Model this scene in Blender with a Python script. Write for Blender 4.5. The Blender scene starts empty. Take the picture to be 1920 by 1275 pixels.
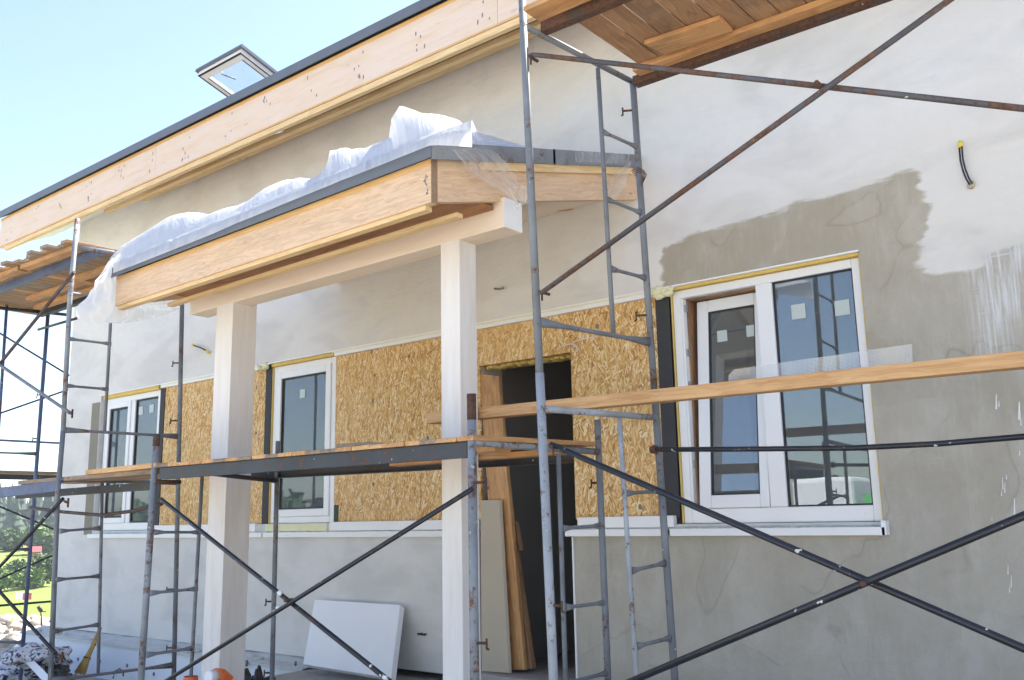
import bpy, bmesh, math, random
from mathutils import Vector as V, Matrix, noise
random.seed(7)
C = bpy.context.scene.collection
S = bpy.context.scene
# ------------------------------------------------------------------ camera
F, YAW, PITCH, ROLL = 1734.3, 0.6771, 0.18986, -0.0197
CAM = V((0, -5, 0))
fw = V((-math.sin(YAW)*math.cos(PITCH), math.cos(YAW)*math.cos(PITCH), math.sin(PITCH)))
r0 = V((math.cos(YAW), math.sin(YAW), 0)); u0 = r0.cross(fw)
RT = math.cos(ROLL)*r0 + math.sin(ROLL)*u0
UP = -math.sin(ROLL)*r0 + math.cos(ROLL)*u0
cd = bpy.data.cameras.new('camera'); cam = bpy.data.objects.new('camera', cd); C.objects.link(cam)
M = Matrix((RT, UP, -fw)).transposed().to_4x4(); M.translation = CAM
cam.matrix_world = M
cd.sensor_width = 36; cd.lens = 36*F/1920; cd.clip_end = 3000; cd.clip_start = .05
S.camera = cam
# ------------------------------------------------------------------ light
SUN = V((0.12, 0.62, 1.0)).normalized()          # towards the sun: behind the house, high
EL = math.asin(SUN.z); AZ = math.atan2(SUN.x, SUN.y)
W = bpy.data.worlds.new('World'); S.world = W; W.use_nodes = True
wn = W.node_tree.nodes; wl = W.node_tree.links
sky = wn.new('ShaderNodeTexSky'); sky.sky_type = 'NISHITA'; sky.sun_disc = False
sky.sun_elevation = EL; sky.sun_rotation = AZ; sky.air_density = 1.0; sky.dust_density = 1.0; sky.ozone_density = 1.7
hs = wn.new('ShaderNodeHueSaturation'); hs.inputs['Saturation'].default_value = .97; hs.inputs['Hue'].default_value = .506; wl.new(sky.outputs[0], hs.inputs['Color']); wl.new(hs.outputs[0], wn['Background'].inputs[0]); wn['Background'].inputs[1].default_value = 0.10
sd_ = bpy.data.lights.new('sun', 'SUN'); sd_.energy = 5.0; sd_.angle = math.radians(.5); sd_.color = (1, .95, .87)
so = bpy.data.objects.new('sun', sd_); C.objects.link(so)
so.rotation_euler = SUN.to_track_quat('Z', 'Y').to_euler()
S.view_settings.view_transform = 'Standard'; S.view_settings.look = 'None'
S.view_settings.exposure = 1.87; S.view_settings.gamma = 1
S.view_settings.use_curve_mapping = False
try:
    S.cycles.max_bounces = 10; S.cycles.diffuse_bounces = 5; S.cycles.transparent_max_bounces = 16
except Exception: pass
# ------------------------------------------------------------------ pixel -> point
def ray(px, py): return fw + RT*((px-960)/F) - UP*((py-637.5)/F)
def atY(px, py, y): d = ray(px, py); return CAM + d*((y-CAM.y)/d.y)
def atX(px, py, x): d = ray(px, py); return CAM + d*((x-CAM.x)/d.x)
def atZ(px, py, z): d = ray(px, py); return CAM + d*((z-CAM.z)/d.z)
def extz(p, q, z): return p + (q-p)*((z-p.z)/(q.z-p.z))
def extx(p, q, x): return p + (q-p)*((x-p.x)/(q.x-p.x))
def exty(p, q, y): return p + (q-p)*((y-p.y)/(q.y-p.y))
# ------------------------------------------------------------------ materials
class NT:
    def __init__(s, name):
        s.m = bpy.data.materials.new(name); s.m.use_nodes = True
        s.n = s.m.node_tree.nodes; s.l = s.m.node_tree.links; s.b = s.n['Principled BSDF']
    def node(s, t, **k):
        o = s.n.new(t)
        for a, v in k.items(): setattr(o, a, v)
        return o
    def put(s, sock, v):
        if isinstance(v, bpy.types.NodeSocket): s.l.new(v, sock)
        elif v is not None: sock.default_value = v
    def attr(s, name, what='Vector'): return s.node('ShaderNodeAttribute', attribute_name=name).outputs[what]
    def pos(s): return s.node('ShaderNodeNewGeometry').outputs['Position']
    def mapp(s, vec, scale=(1,1,1), rot=(0,0,0), loc=(0,0,0)):
        o = s.node('ShaderNodeMapping'); s.put(o.inputs[0], vec); o.inputs['Scale'].default_value = scale
        o.inputs['Rotation'].default_value = rot; o.inputs['Location'].default_value = loc
        return o.outputs[0]
    def noise(s, vec, scale=5, detail=4, rough=.55, dist=0, out='Fac'):
        o = s.node('ShaderNodeTexNoise'); s.put(o.inputs['Vector'], vec); o.inputs['Scale'].default_value = scale
        o.inputs['Detail'].default_value = detail; o.inputs['Roughness'].default_value = rough; o.inputs['Distortion'].default_value = dist
        return o.outputs[out]
    def voro(s, vec, scale=5, feature='F1', out='Color', rand=1):
        o = s.node('ShaderNodeTexVoronoi', feature=feature); s.put(o.inputs['Vector'], vec); o.inputs['Scale'].default_value = scale
        o.inputs['Randomness'].default_value = rand
        return o.outputs[out]
    def math(s, op, a, b=None, c=None, clamp=False):
        o = s.node('ShaderNodeMath', operation=op, use_clamp=clamp)
        for i, v in enumerate((a, b, c)):
            if v is not None: s.put(o.inputs[i], v)
        return o.outputs[0]
    def rng(s, v, a, b, c=0, d=1, smooth=False):
        o = s.node('ShaderNodeMapRange'); o.clamp = True
        if smooth: o.interpolation_type = 'SMOOTHSTEP'
        s.put(o.inputs[0], v)
        for i, x in enumerate((a, b, c, d)): o.inputs[i+1].default_value = x
        return o.outputs[0]
    def ramp(s, v, stops, interp='LINEAR'):
        o = s.node('ShaderNodeValToRGB'); s.put(o.inputs[0], v); cr = o.color_ramp; cr.interpolation = interp
        while len(cr.elements) < len(stops): cr.elements.new(.5)
        for e, (p, c) in zip(cr.elements, stops): e.position = p; e.color = (*c, 1)
        return o.outputs[0]
    def mix(s, f, a, b, mode='MIX'):
        o = s.node('ShaderNodeMix', data_type='RGBA', blend_type=mode); s.put(o.inputs[0], f)
        for i, v in ((6, a), (7, b)):
            if isinstance(v, tuple): v = (*v, 1)
            s.put(o.inputs[i], v)
        return o.outputs[2]
    def sep(s, vec):
        o = s.node('ShaderNodeSeparateXYZ'); s.put(o.inputs[0], vec); return o.outputs
    def comb(s, x, y, z):
        o = s.node('ShaderNodeCombineXYZ')
        for i, v in enumerate((x, y, z)): s.put(o.inputs[i], v)
        return o.outputs[0]
    def bump(s, h, strength=.3, dist=.01):
        o = s.node('ShaderNodeBump'); o.inputs['Strength'].default_value = strength; o.inputs['Distance'].default_value = dist
        s.put(o.inputs['Height'], h); s.l.new(o.outputs[0], s.b.inputs['Normal'])
    def fin(s, col, rough=.6, metal=0, spec=.5):
        if isinstance(col, tuple): col = (*col, 1)
        s.put(s.b.inputs['Base Color'], col); s.put(s.b.inputs['Roughness'], rough); s.put(s.b.inputs['Metallic'], metal)
        s.b.inputs['Specular IOR Level'].default_value = spec
        return s.m

def wood(name, light, dark, grain=1.0, knots=.5, wash=None, washamt=0, stain=0, rough=.65):
    """boards: attribute gc = (metres along, across, through)"""
    t = NT(name); g = t.attr('gc')
    warp = t.noise(t.mapp(g, (.8, 5, 5)), 1.5, 3)
    gx = t.sep(g)
    kn = t.voro(t.mapp(g, (2.2, 7, 7)), 1, 'F1', 'Distance')
    kd = t.rng(kn, .0, .22, 1, 0, True)
    ring = t.math('ADD', t.math('MULTIPLY', warp, 9*grain), t.math('MULTIPLY', kd, 2.2))
    v = t.comb(t.math('MULTIPLY', gx[0], 1.3), t.math('ADD', t.math('MULTIPLY', gx[1], 26), ring), t.math('MULTIPLY', gx[2], 26))
    f1 = t.noise(v, 1.6, 3, .6)
    f2 = t.noise(t.mapp(g, (6, 220, 220)), 1, 2, .6)
    big = t.noise(t.mapp(g, (1.5, 6, 6)), 1.2, 3)
    col = t.mix(t.rng(f1, .38, .66), light, dark)
    col = t.mix(t.math('MULTIPLY', t.rng(f2, .45, .75), .35), col, tuple(c*.6 for c in dark))
    col = t.mix(t.math('MULTIPLY', t.rng(big, .45, .7), .35), col, tuple(min(1, c*1.15) for c in light))
    kk = t.math('MULTIPLY', t.rng(kn, .045, .085, 1, 0), knots)
    col = t.mix(kk, col, tuple(c*.35 for c in dark))
    if washamt:
        wm = t.rng(t.noise(t.mapp(g, (1.2, 9, 9)), 2, 4, .6), .3, .62, washamt*.55, washamt)
        col = t.mix(wm, col, wash)
    if stain:
        sm = t.rng(t.noise(g, 3.2, 5, .65), .5, .68, 0, stain)
        col = t.mix(sm, col, (.10, .075, .055))
    t.bump(t.math('ADD', f1, t.math('MULTIPLY', f2, .5)), .25, .004)
    return t.fin(col, rough)

def steel(name, base, rust=.4, splash=.3, rough=.55, rcol=(.20, .085, .04)):
    t = NT(name); p = t.pos(); g = t.attr('gc')
    n1 = t.noise(p, 9, 5, .7); n2 = t.noise(p, 55, 4, .7); n3 = t.noise(t.mapp(p, (1, 1, .25)), 28, 3, .7)
    tone = t.noise(p, 4, 3)
    col = t.mix(t.rng(tone, .35, .7), tuple(c*.75 for c in base), tuple(c*1.25 for c in base))
    r = t.rng(t.math('ADD', n1, t.math('MULTIPLY', n2, .5)), .88-.2*rust, .98-.2*rust, 0, 1)
    rc = t.mix(t.rng(n2, .4, .65), rcol, tuple(c*.45 for c in rcol))
    col = t.mix(t.math('MULTIPLY', r, .9), col, rc)
    sp = t.rng(t.noise(p, 38, 2, .5), .74-.09*splash, .77-.09*splash)
    sp = t.math('MULTIPLY', sp, t.rng(t.noise(p, 5, 2), .48, .56))
    col = t.mix(sp, col, (.62, .61, .56))
    scr = t.rng(n3, .70, .76, 0, .6)
    col = t.mix(scr, col, tuple(min(.7, c*2.2+.08) for c in base))
    t.bump(t.math('ADD', t.math('MULTIPLY', n2, .6), t.math('MULTIPLY', r, .6)), .35, .002)
    rr = t.math('ADD', rough, t.math('MULTIPLY', r, .35))
    return t.fin(col, rr, 0, .5)

def plain(name, col, rough=.6, var=.12, scale=6, bump=.1, spec=.5):
    t = NT(name); p = t.pos()
    n = t.noise(p, scale, 5, .6)
    c = t.mix(n, tuple(x*(1-var) for x in col), tuple(min(1, x*(1+var)) for x in col))
    if bump: t.bump(t.noise(p, scale*12, 3), bump, .003)
    return t.fin(c, rough, 0, spec)

def wall_mat():
    t = NT('render_plaster'); p = t.pos(); sd = t.attr('sd', 'Fac'); br = t.attr('brush', 'Fac'); wa = t.attr('beige_bounce', 'Fac')
    xz = t.mapp(p, (1, 0, 1))
    nA = t.noise(xz, 1.1, 5, .55, .6); nB = t.noise(t.mapp(p, (1.0, 0, 2.6), (0, .35, 0)), 2.2, 5, .6, .8)
    nC = t.noise(xz, 14, 5, .65); nD = t.noise(t.mapp(p, (10, 0, 1.2)), 3.5, 4, .65)
    streak = t.noise(t.mapp(p, (1.3, 0, 5.5), (0, .3, 0)), 2.2, 4, .55, .8)
    # painted: white primer worn thin over beige render; beige also carries bounced light
    thin = t.rng(t.math('ADD', t.math('ADD', t.math('MULTIPLY', nA, .55), t.math('MULTIPLY', nB, .35)), t.math('MULTIPLY', streak, .25)), .47, .72, 0, 1, True)
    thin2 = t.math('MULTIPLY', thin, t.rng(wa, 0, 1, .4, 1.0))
    white = t.mix(nC, (.655, .64, .615), (.71, .695, .67))
    cool = t.rng(t.noise(t.mapp(p, (.8, 0, 1.5), (0, .4, 0)), 2.0, 4, .5, .7), .44, .62, 0, .75); white = t.mix(cool, white, (.56, .55, .525)); white = t.mix(t.rng(streak, .5, .66, 0, .16), white, (.75, .74, .73))
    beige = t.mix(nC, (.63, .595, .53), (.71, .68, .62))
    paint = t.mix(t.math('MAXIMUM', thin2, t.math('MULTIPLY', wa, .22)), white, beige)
    # bare cement render: olive grey, damp patches with contour lines, vertical streaks
    bare = t.mix(t.rng(nA, .35, .65), (.365, .325, .25), (.445, .41, .345))
    low = t.rng(t.sep(p)[2], 1.3, -.6); bare = t.mix(t.math('MULTIPLY', low, .55), bare, (.44, .425, .385))
    bare = t.mix(t.math('MULTIPLY', t.rng(nD, .5, .75), .28), bare, (.52, .50, .45))
    bare = t.mix(t.math('MULTIPLY', t.rng(nC, .5, .8), .25), bare, (.33, .295, .235))
    cn = t.noise(xz, 1.25, 3, .45, .5); 
    step = t.rng(cn, .5, .515, 0, .32)
    bare = t.mix(step, bare, (.49, .455, .385))
    cl = t.rng(t.math('ABSOLUTE', t.math('SUBTRACT', cn, .5)), 0, .006, 1, 0)
    cm = t.rng(t.noise(xz, 3, 3), .46, .56)
    bare = t.mix(t.math('MULTIPLY', t.math('MULTIPLY', cl, cm), .30), bare, (.17, .155, .125))
    c2 = t.noise(xz, 3.1, 4, .55, 1.0)
    cl2 = t.math('MULTIPLY', t.rng(t.math('ABSOLUTE', t.math('SUBTRACT', c2, .55)), 0, .005, 1, 0), t.rng(nA, .52, .6))
    bare = t.mix(t.math('MULTIPLY', cl2, .22), bare, (.15, .135, .11))
    mo = t.noise(t.mapp(p, (1.4, 0, .8)), 2.6, 6, .7, .4); bare = t.mix(t.rng(mo, .42, .72, 0, .5), bare, (.32, .28, .21)); bare = t.mix(t.rng(mo, .48, .28, 0, .45), bare, (.53, .51, .465))
    # brush strokes
    bs = t.noise(t.mapp(p, (45, 0, 2.2)), 1.6, 4, .65); bs2 = t.noise(t.mapp(p, (2.2, 0, 40), (0, .2, 0)), 1.6, 3, .6)
    bm = t.math('MULTIPLY', t.rng(br, -.08, .06), t.rng(t.math('MAXIMUM', bs, t.math('MULTIPLY', bs2, .80)), .44, .62, .12, .85))
    bare = t.mix(bm, bare, (.68, .69, .71))
    edge = t.math('ADD', sd, t.math('MULTIPLY', t.math('SUBTRACT', nC, .5), .045))
    edge = t.math('ADD', edge, t.math('MULTIPLY', t.math('SUBTRACT', t.noise(t.mapp(p, (1.2, 0, 9), (0, .3, 0)), 1.6, 4, .6), .5), .17))
    f = t.rng(edge, -.020, .014, 0, 1, True)
    col = t.mix(f, bare, paint)
    sp = t.rng(t.noise(xz, 70, 2), .73, .76, 0, .35)
    col = t.mix(sp, col, (.3, .28, .24))
    h = t.math('ADD', t.math('MULTIPLY', t.noise(xz, 60, 4, .7), .25), t.math('MULTIPLY', streak, .6))
    h = t.math('ADD', h, t.math('MULTIPLY', nC, .5))
    t.bump(h, .5, .016)
    return t.fin(col, .85, 0, .25)

def osb_mat():
    t = NT('osb'); p = t.pos()
    wob = t.noise(p, 6, 3, .5, 0, 'Color')
    q = t.node('ShaderNodeVectorMath', operation='MULTIPLY_ADD'); t.put(q.inputs[0], wob); q.inputs[1].default_value = (.012, 0, .012); t.put(q.inputs[2], p)
    q = q.outputs[0]
    cols = []
    for k, (rot, sx, sz) in enumerate([(.06, 150, 15), (-.30, 95, 12), (.42, 150, 27), (-1.05, 110, 34)]):
        v = t.mapp(q, (sx, 0, sz), (0, 0, 0), (k*3.7, 0, k*1.9)) if False else t.mapp(t.mapp(q, (1, 0, 1), (0, rot, 0)), (sx, 0, sz), (0, 0, 0), (k*3.7, 0, k*1.9))
        cols.append((t.voro(v, 1, 'F1', 'Color'), t.voro(v, 1, 'DISTANCE_TO_EDGE', 'Distance')))
    def val(c): return t.sep(c)
    a = val(cols[0][0]); b = val(cols[1][0]); c = val(cols[2][0]); d = val(cols[3][0])
    r1 = t.rng(b[0], .50, .51); r2 = t.rng(c[0], .68, .69); r3 = t.rng(d[0], .84, .85)
    tone = t.mix(r1, a[1], b[1]) 
    tone = t.mix(r2, tone, c[1]); tone = t.mix(r3, tone, d[1])
    e = t.mix(r1, cols[0][1], cols[1][1]); e = t.mix(r2, e, cols[2][1]); e = t.mix(r3, e, cols[3][1])
    col = t.ramp(tone, [(0, (.34, .15, .04)), (.16, (.54, .27, .07)), (.45, (.70, .42, .14)), (.72, (.80, .55, .24)), (1, (.90, .76, .50))])
    ed = t.rng(e, 0, .09, .55, 0)
    col = t.mix(ed, col, (.38, .17, .04))
    fib = t.noise(t.mapp(q, (260, 0, 18)), 1, 2)
    col = t.mix(t.math('MULTIPLY', t.rng(fib, .45, .7), .3), col, (.60, .40, .18))
    big = t.noise(p, 1.3, 3)
    col = t.mix(t.rng(big, .4, .7, 0, .25), col, (.66, .46, .24))
    kn = t.voro(t.mapp(p, (3.3, 0, 2.6)), 1, 'F1', 'Distance')
    col = t.mix(t.rng(kn, .030, .05, .85, 0), col, (.10, .045, .02))
    t.bump(t.math('ADD', t.sep(tone)[0] if False else t.rng(e, 0, .15), fib), .4, .003)
    return t.fin(col, .6, 0, .3)

def glass_mat():
    t = NT('window_glass')
    for n in list(t.n):
        if n.type == 'BSDF_PRINCIPLED': t.n.remove(n)
    out = [n for n in t.n if n.type == 'OUTPUT_MATERIAL'][0]
    tr = t.node('ShaderNodeBsdfTransparent'); tr.inputs[0].default_value = (.82, .87, .87, 1)
    gl = t.node('ShaderNodeBsdfGlossy'); gl.inputs[0].default_value = (.9, .95, 1, 1); gl.inputs['Roughness'].default_value = .0
    bp = t.node('ShaderNodeBump'); bp.inputs['Strength'].default_value = .015; bp.inputs['Distance'].default_value = .02
    t.put(bp.inputs['Height'], t.noise(t.pos(), 2.2, 2)); t.l.new(bp.outputs[0], gl.inputs['Normal'])
    fr = t.node('ShaderNodeFresnel'); fr.inputs[0].default_value = 1.95
    mx = t.node('ShaderNodeMixShader'); t.l.new(fr.outputs[0], mx.inputs[0]); t.l.new(tr.outputs[0], mx.inputs[1]); t.l.new(gl.outputs[0], mx.inputs[2])
    df = t.node('ShaderNodeBsdfDiffuse'); df.inputs[0].default_value = (.42, .45, .47, 1)
    mx2 = t.node('ShaderNodeMixShader'); t.put(mx2.inputs[0], t.rng(t.noise(t.pos(), 5, 5, .7), .35, .8, .10, .20))
    t.l.new(mx.outputs[0], mx2.inputs[1]); t.l.new(df.outputs[0], mx2.inputs[2])
    t.l.new(mx2.outputs[0], out.inputs[0]); return t.m

def clear_glass():
    m = glass_mat(); m.name = 'skylight_glass'
    for n in m.node_tree.nodes:
        if n.type == 'FRESNEL': n.inputs[0].default_value = 1.12
        if n.type == 'BSDF_TRANSPARENT': n.inputs[0].default_value = (.94, .96, .97, 1)
    return m

def film_mat(name='plastic_film', solid=(.45, .93), grid=False, c=.9):
    t = NT(name)
    for n in list(t.n):
        if n.type == 'BSDF_PRINCIPLED': t.n.remove(n)
    out = [n for n in t.n if n.type == 'OUTPUT_MATERIAL'][0]
    tr = t.node('ShaderNodeBsdfTransparent')
    df = t.node('ShaderNodeBsdfDiffuse'); df.inputs[0].default_value = (c, c, c, 1)
    tl = t.node('ShaderNodeBsdfTranslucent'); tl.inputs[0].default_value = (c, c, c, 1)
    gl = t.node('ShaderNodeBsdfGlossy'); gl.inputs[0].default_value = (1, 1, 1, 1); gl.inputs['Roughness'].default_value = .22
    m1 = t.node('ShaderNodeMixShader'); m1.inputs[0].default_value = .62; t.l.new(df.outputs[0], m1.inputs[1]); t.l.new(tl.outputs[0], m1.inputs[2])
    m2 = t.node('ShaderNodeMixShader'); m2.inputs[0].default_value = .14; t.l.new(m1.outputs[0], m2.inputs[1]); t.l.new(gl.outputs[0], m2.inputs[2])
    m3 = t.node('ShaderNodeMixShader')
    g = t.attr('gc')
    if grid:
        gx = t.sep(g); k = 420
        a = t.math('GREATER_THAN', t.math('SINE', t.math('MULTIPLY', gx[0], k*6.283/2.4)), .2)
        b = t.math('GREATER_THAN', t.math('SINE', t.math('MULTIPLY', gx[1], k*6.283/2.4)), .2)
        f = t.math('ADD', t.math('MULTIPLY', t.math('MAXIMUM', a, b), .22), .30)
    else:
        f = t.rng(t.noise(t.mapp(g, (7, 1.2, 1)), 1.6, 2, .5, .6), .32, .70, solid[0], solid[1])
        bp = t.node('ShaderNodeBump'); bp.inputs['Strength'].default_value = .5; bp.inputs['Distance'].default_value = .02
        t.put(bp.inputs['Height'], t.noise(t.mapp(g, (8, 2, 1)), 2, 3, .5, .8))
        for s_ in (df, gl): t.l.new(bp.outputs[0], s_.inputs['Normal'])
    t.put(m3.inputs[0], f); t.l.new(tr.outputs[0], m3.inputs[1]); t.l.new(m2.outputs[0], m3.inputs[2])
    t.l.new(m3.outputs[0], out.inputs[0]); return t.m

def ground_mat():
    t = NT('ground'); p = t.pos(); g = t.attr('grass', 'Fac')
    n1 = t.noise(p, .6, 6, .6); n2 = t.noise(p, 8, 5, .7); n3 = t.noise(p, 45, 3, .7)
    sand = t.mix(n1, (.40, .365, .31), (.54, .51, .45)); sand = t.mix(t.rng(n2, .5, .7, 0, .5), sand, (.25, .21, .16))
    sand = t.mix(t.rng(n3, .55, .7, 0, .5), sand, (.56, .54, .48))
    gr = t.mix(t.noise(p, .25, 5, .7), (.10, .17, .035), (.24, .27, .08)); gr = t.mix(t.rng(n2, .4, .7, 0, .4), gr, (.09, .13, .03))
    col = t.mix(t.rng(t.math('ADD', g, t.math('MULTIPLY', t.math('SUBTRACT', n1, .5), .6)), .4, .6), sand, gr)
    t.bump(t.math('ADD', n2, n3), .6, .03)
    return t.fin(col, .95, 0, .1)

MT = {}
MT['wall'] = wall_mat(); MT['osb'] = osb_mat(); MT['glass'] = glass_mat(); MT['ground'] = ground_mat()
MT['skyglass'] = clear_glass(); MT['film'] = film_mat(solid=(.55, .88)); MT['film_dense'] = film_mat('plastic_film_layers', (.80, 1.0), c=.96); MT['film_dense2'] = film_mat('plastic_film_hanging', (.90, 1.0), c=.96); MT['film_thin'] = film_mat('plastic_film_single', (.18, .50)); MT['meshtape'] = film_mat('glass_fibre_mesh', grid=True)
MT['pine'] = wood('pine', (.66, .40, .185), (.50, .255, .095), 1, .6)
MT['pine_pale'] = wood('pine_pale', (.78, .58, .32), (.66, .44, .20), .7, .4)
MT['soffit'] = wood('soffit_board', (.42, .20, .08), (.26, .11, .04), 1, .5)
MT['orange_edge'] = wood('orange_edge_pine', (.72, .46, .20), (.60, .33, .11), .8, .4)  # saturated orange pine for the thin strips along the fascia edges
MT['fascia'] = wood('washed_fascia', (.70, .49, .29), (.58, .37, .19), .8, .8, (.70, .585, .51), .86)
MT['porch_wood'] = wood('porch_fascia', (.72, .48, .26), (.47, .25, .10), 2.2, 1, (.71, .58, .47), .42)
MT['washed'] = wood('white_washed_timber', (.70, .62, .54), (.60, .53, .46), .7, .45, (.80, .785, .77), .84)
MT['beamwash'] = wood('washed_beam', (.78, .62, .44), (.70, .52, .34), .6, .4, (.80, .71, .60), .8)
MT['oldwood'] = wood('old_board', (.40, .23, .115), (.24, .125, .06), 1.2, .6, stain=.6)
MT['orangewood'] = wood('orange_board', (.58, .32, .13), (.38, .18, .07), 1.1, .6, stain=.35)  # weathered orange boards
MT['greywood'] = wood('grey_board', (.34, .25, .17), (.20, .135, .085), 1.1, .5, stain=.6)
MT['steel'] = steel('grey_painted_tube', (.17, .185, .205), .25, .25)
MT['steel_worn'] = steel('worn_grey_tube', (.23, .25, .27), .55, .5)
MT['steel_light'] = steel('light_grey_tube', (.33, .355, .38), .35, .45)
MT['steel_rust'] = steel('rusty_tube', (.075, .072, .08), .85, .35, .6, (.15, .075, .045))
MT['steel_black'] = steel('black_tube', (.012, .013, .019), .22, .65, .38, (.14, .075, .04))
MT['steel_dark'] = steel('dark_channel', (.032, .036, .045), .3, .35, .5)
MT['steel_blue'] = steel('blue_channel', (.09, .12, .21), .2, .2)
MT['rustiron'] = steel('rust_iron', (.07, .05, .04), 1.2, .1, .75, (.13, .06, .035))
MT['pvc'] = plain('white_pvc', (.80, .80, .80), .35, .04, 3, 0)
MT['foamboard'] = plain('white_polystyrene', (.84, .86, .88), .8, .03, 4, .25)
MT['plinth'] = plain('plinth_white', (.74, .78, .83), .85, .07, 3, .4)
MT['ledge'] = plain('mortar_ledge', (.56, .57, .55), .9, .22, 9, .8)
MT['yellowfoam'] = plain('yellow_foam', (.70, .50, .14), .9, .15, 20, 1.0)
MT['paleyellow'] = plain('pale_yellow_profile', (.72, .70, .45), .7, .12, 9, .3)
MT['membrane'] = plain('black_membrane', (.035, .035, .038), .7, .2, 9, .3)
MT['gasket'] = plain('gasket', (.02, .02, .022), .6, .1)
MT['flashing'] = plain('grey_flashing', (.115, .13, .155), .45, .15, 5, .15)
MT['shingle'] = plain('shingle', (.075, .085, .105), .8, .25, 12, .8)
MT['interior'] = plain('interior_wall', (.42, .39, .36), .9, .15, 2, .2)
MT['interior_grey'] = plain('interior_plaster', (.42, .42, .44), .9, .15, 2, .2)
MT['concrete'] = plain('concrete', (.36, .345, .32), .9, .22, 3, .7)
MT['olive'] = plain('bare_strip', (.24, .22, .17), .9, .15, 6, .3)
MT['board'] = plain('beige_board', (.46, .40, .31), .85, .1, 3, .2)
MT['yellow'] = plain('yellow_cap', (.75, .60, .05), .5, .08)
MT['black'] = plain('black_cable', (.02, .022, .035), .5, .1)
MT['white'] = plain('white_cord', (.72, .68, .64), .5, .05)
MT['sticker'] = plain('sticker', (.50, .56, .54), .6, .05, 20, 0)
MT['broom'] = wood('broom_straw', (.55, .36, .10), (.34, .19, .05), 3, 0)
MT['rope'] = plain('red_band', (.16, .03, .03), .8)
MT['purple'] = plain('purple_anchor', (.22, .08, .30), .5)
MT['orangepvc'] = plain('orange_pipe', (.72, .15, .03), .4, .05)
MT['bag_black'] = plain('black_bag', (.03, .03, .035), .45, .3, 9, .6)
MT['stone'] = plain('stone', (.40, .36, .31), .95, .3, 4, 1)
MT['nail'] = plain('nail_stain', (.20, .18, .18), .8, .2)
MT['endgrain'] = plain('end_grain', (.30, .20, .12), .8, .35, 40, .8)
MT['drip'] = plain('paint_drip', (.74, .74, .73), .6, .05)
MT['forest'] = plain('forest', (.045, .075, .05), .95, .5, .35, 0)
MT['leaf'] = plain('leaf', (.06, .11, .03), .8, .5, .8, 0)
MT['leaf_light'] = plain('leaf_light', (.12, .19, .05), .8, .45, .8, 0)
MT['bark'] = plain('bark', (.14, .10, .07), .9, .3)
MT['red'] = plain('red', (.32, .05, .045), .5); MT['road'] = plain('road', (.46, .43, .40), .9, .12, 1)
MT['signwhite'] = plain('sign_white', (.8, .8, .8), .5)
MT['green'] = plain('green_bag', (.12, .42, .14), .6)
MT['darkgreen'] = plain('green_strip', (.03, .06, .035), .7)
def sack_mat():
    t = NT('printed_sack'); p = t.pos()
    a = t.rng(t.voro(p, 16, 'F1', 'Distance'), .3, .34); b = t.noise(p, 13, 3, .6, 1.5)
    col = t.ramp(b, [(0, (.03, .04, .09)), (.42, (.04, .05, .12)), (.47, (.62, .64, .68)), (.60, (.70, .70, .72)), (.65, (.40, .06, .05)), (.69, (.6, .62, .66))], 'CONSTANT')
    t.bump(b, .8, .02); return t.fin(col, .6)
MT['sack'] = sack_mat()
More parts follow.
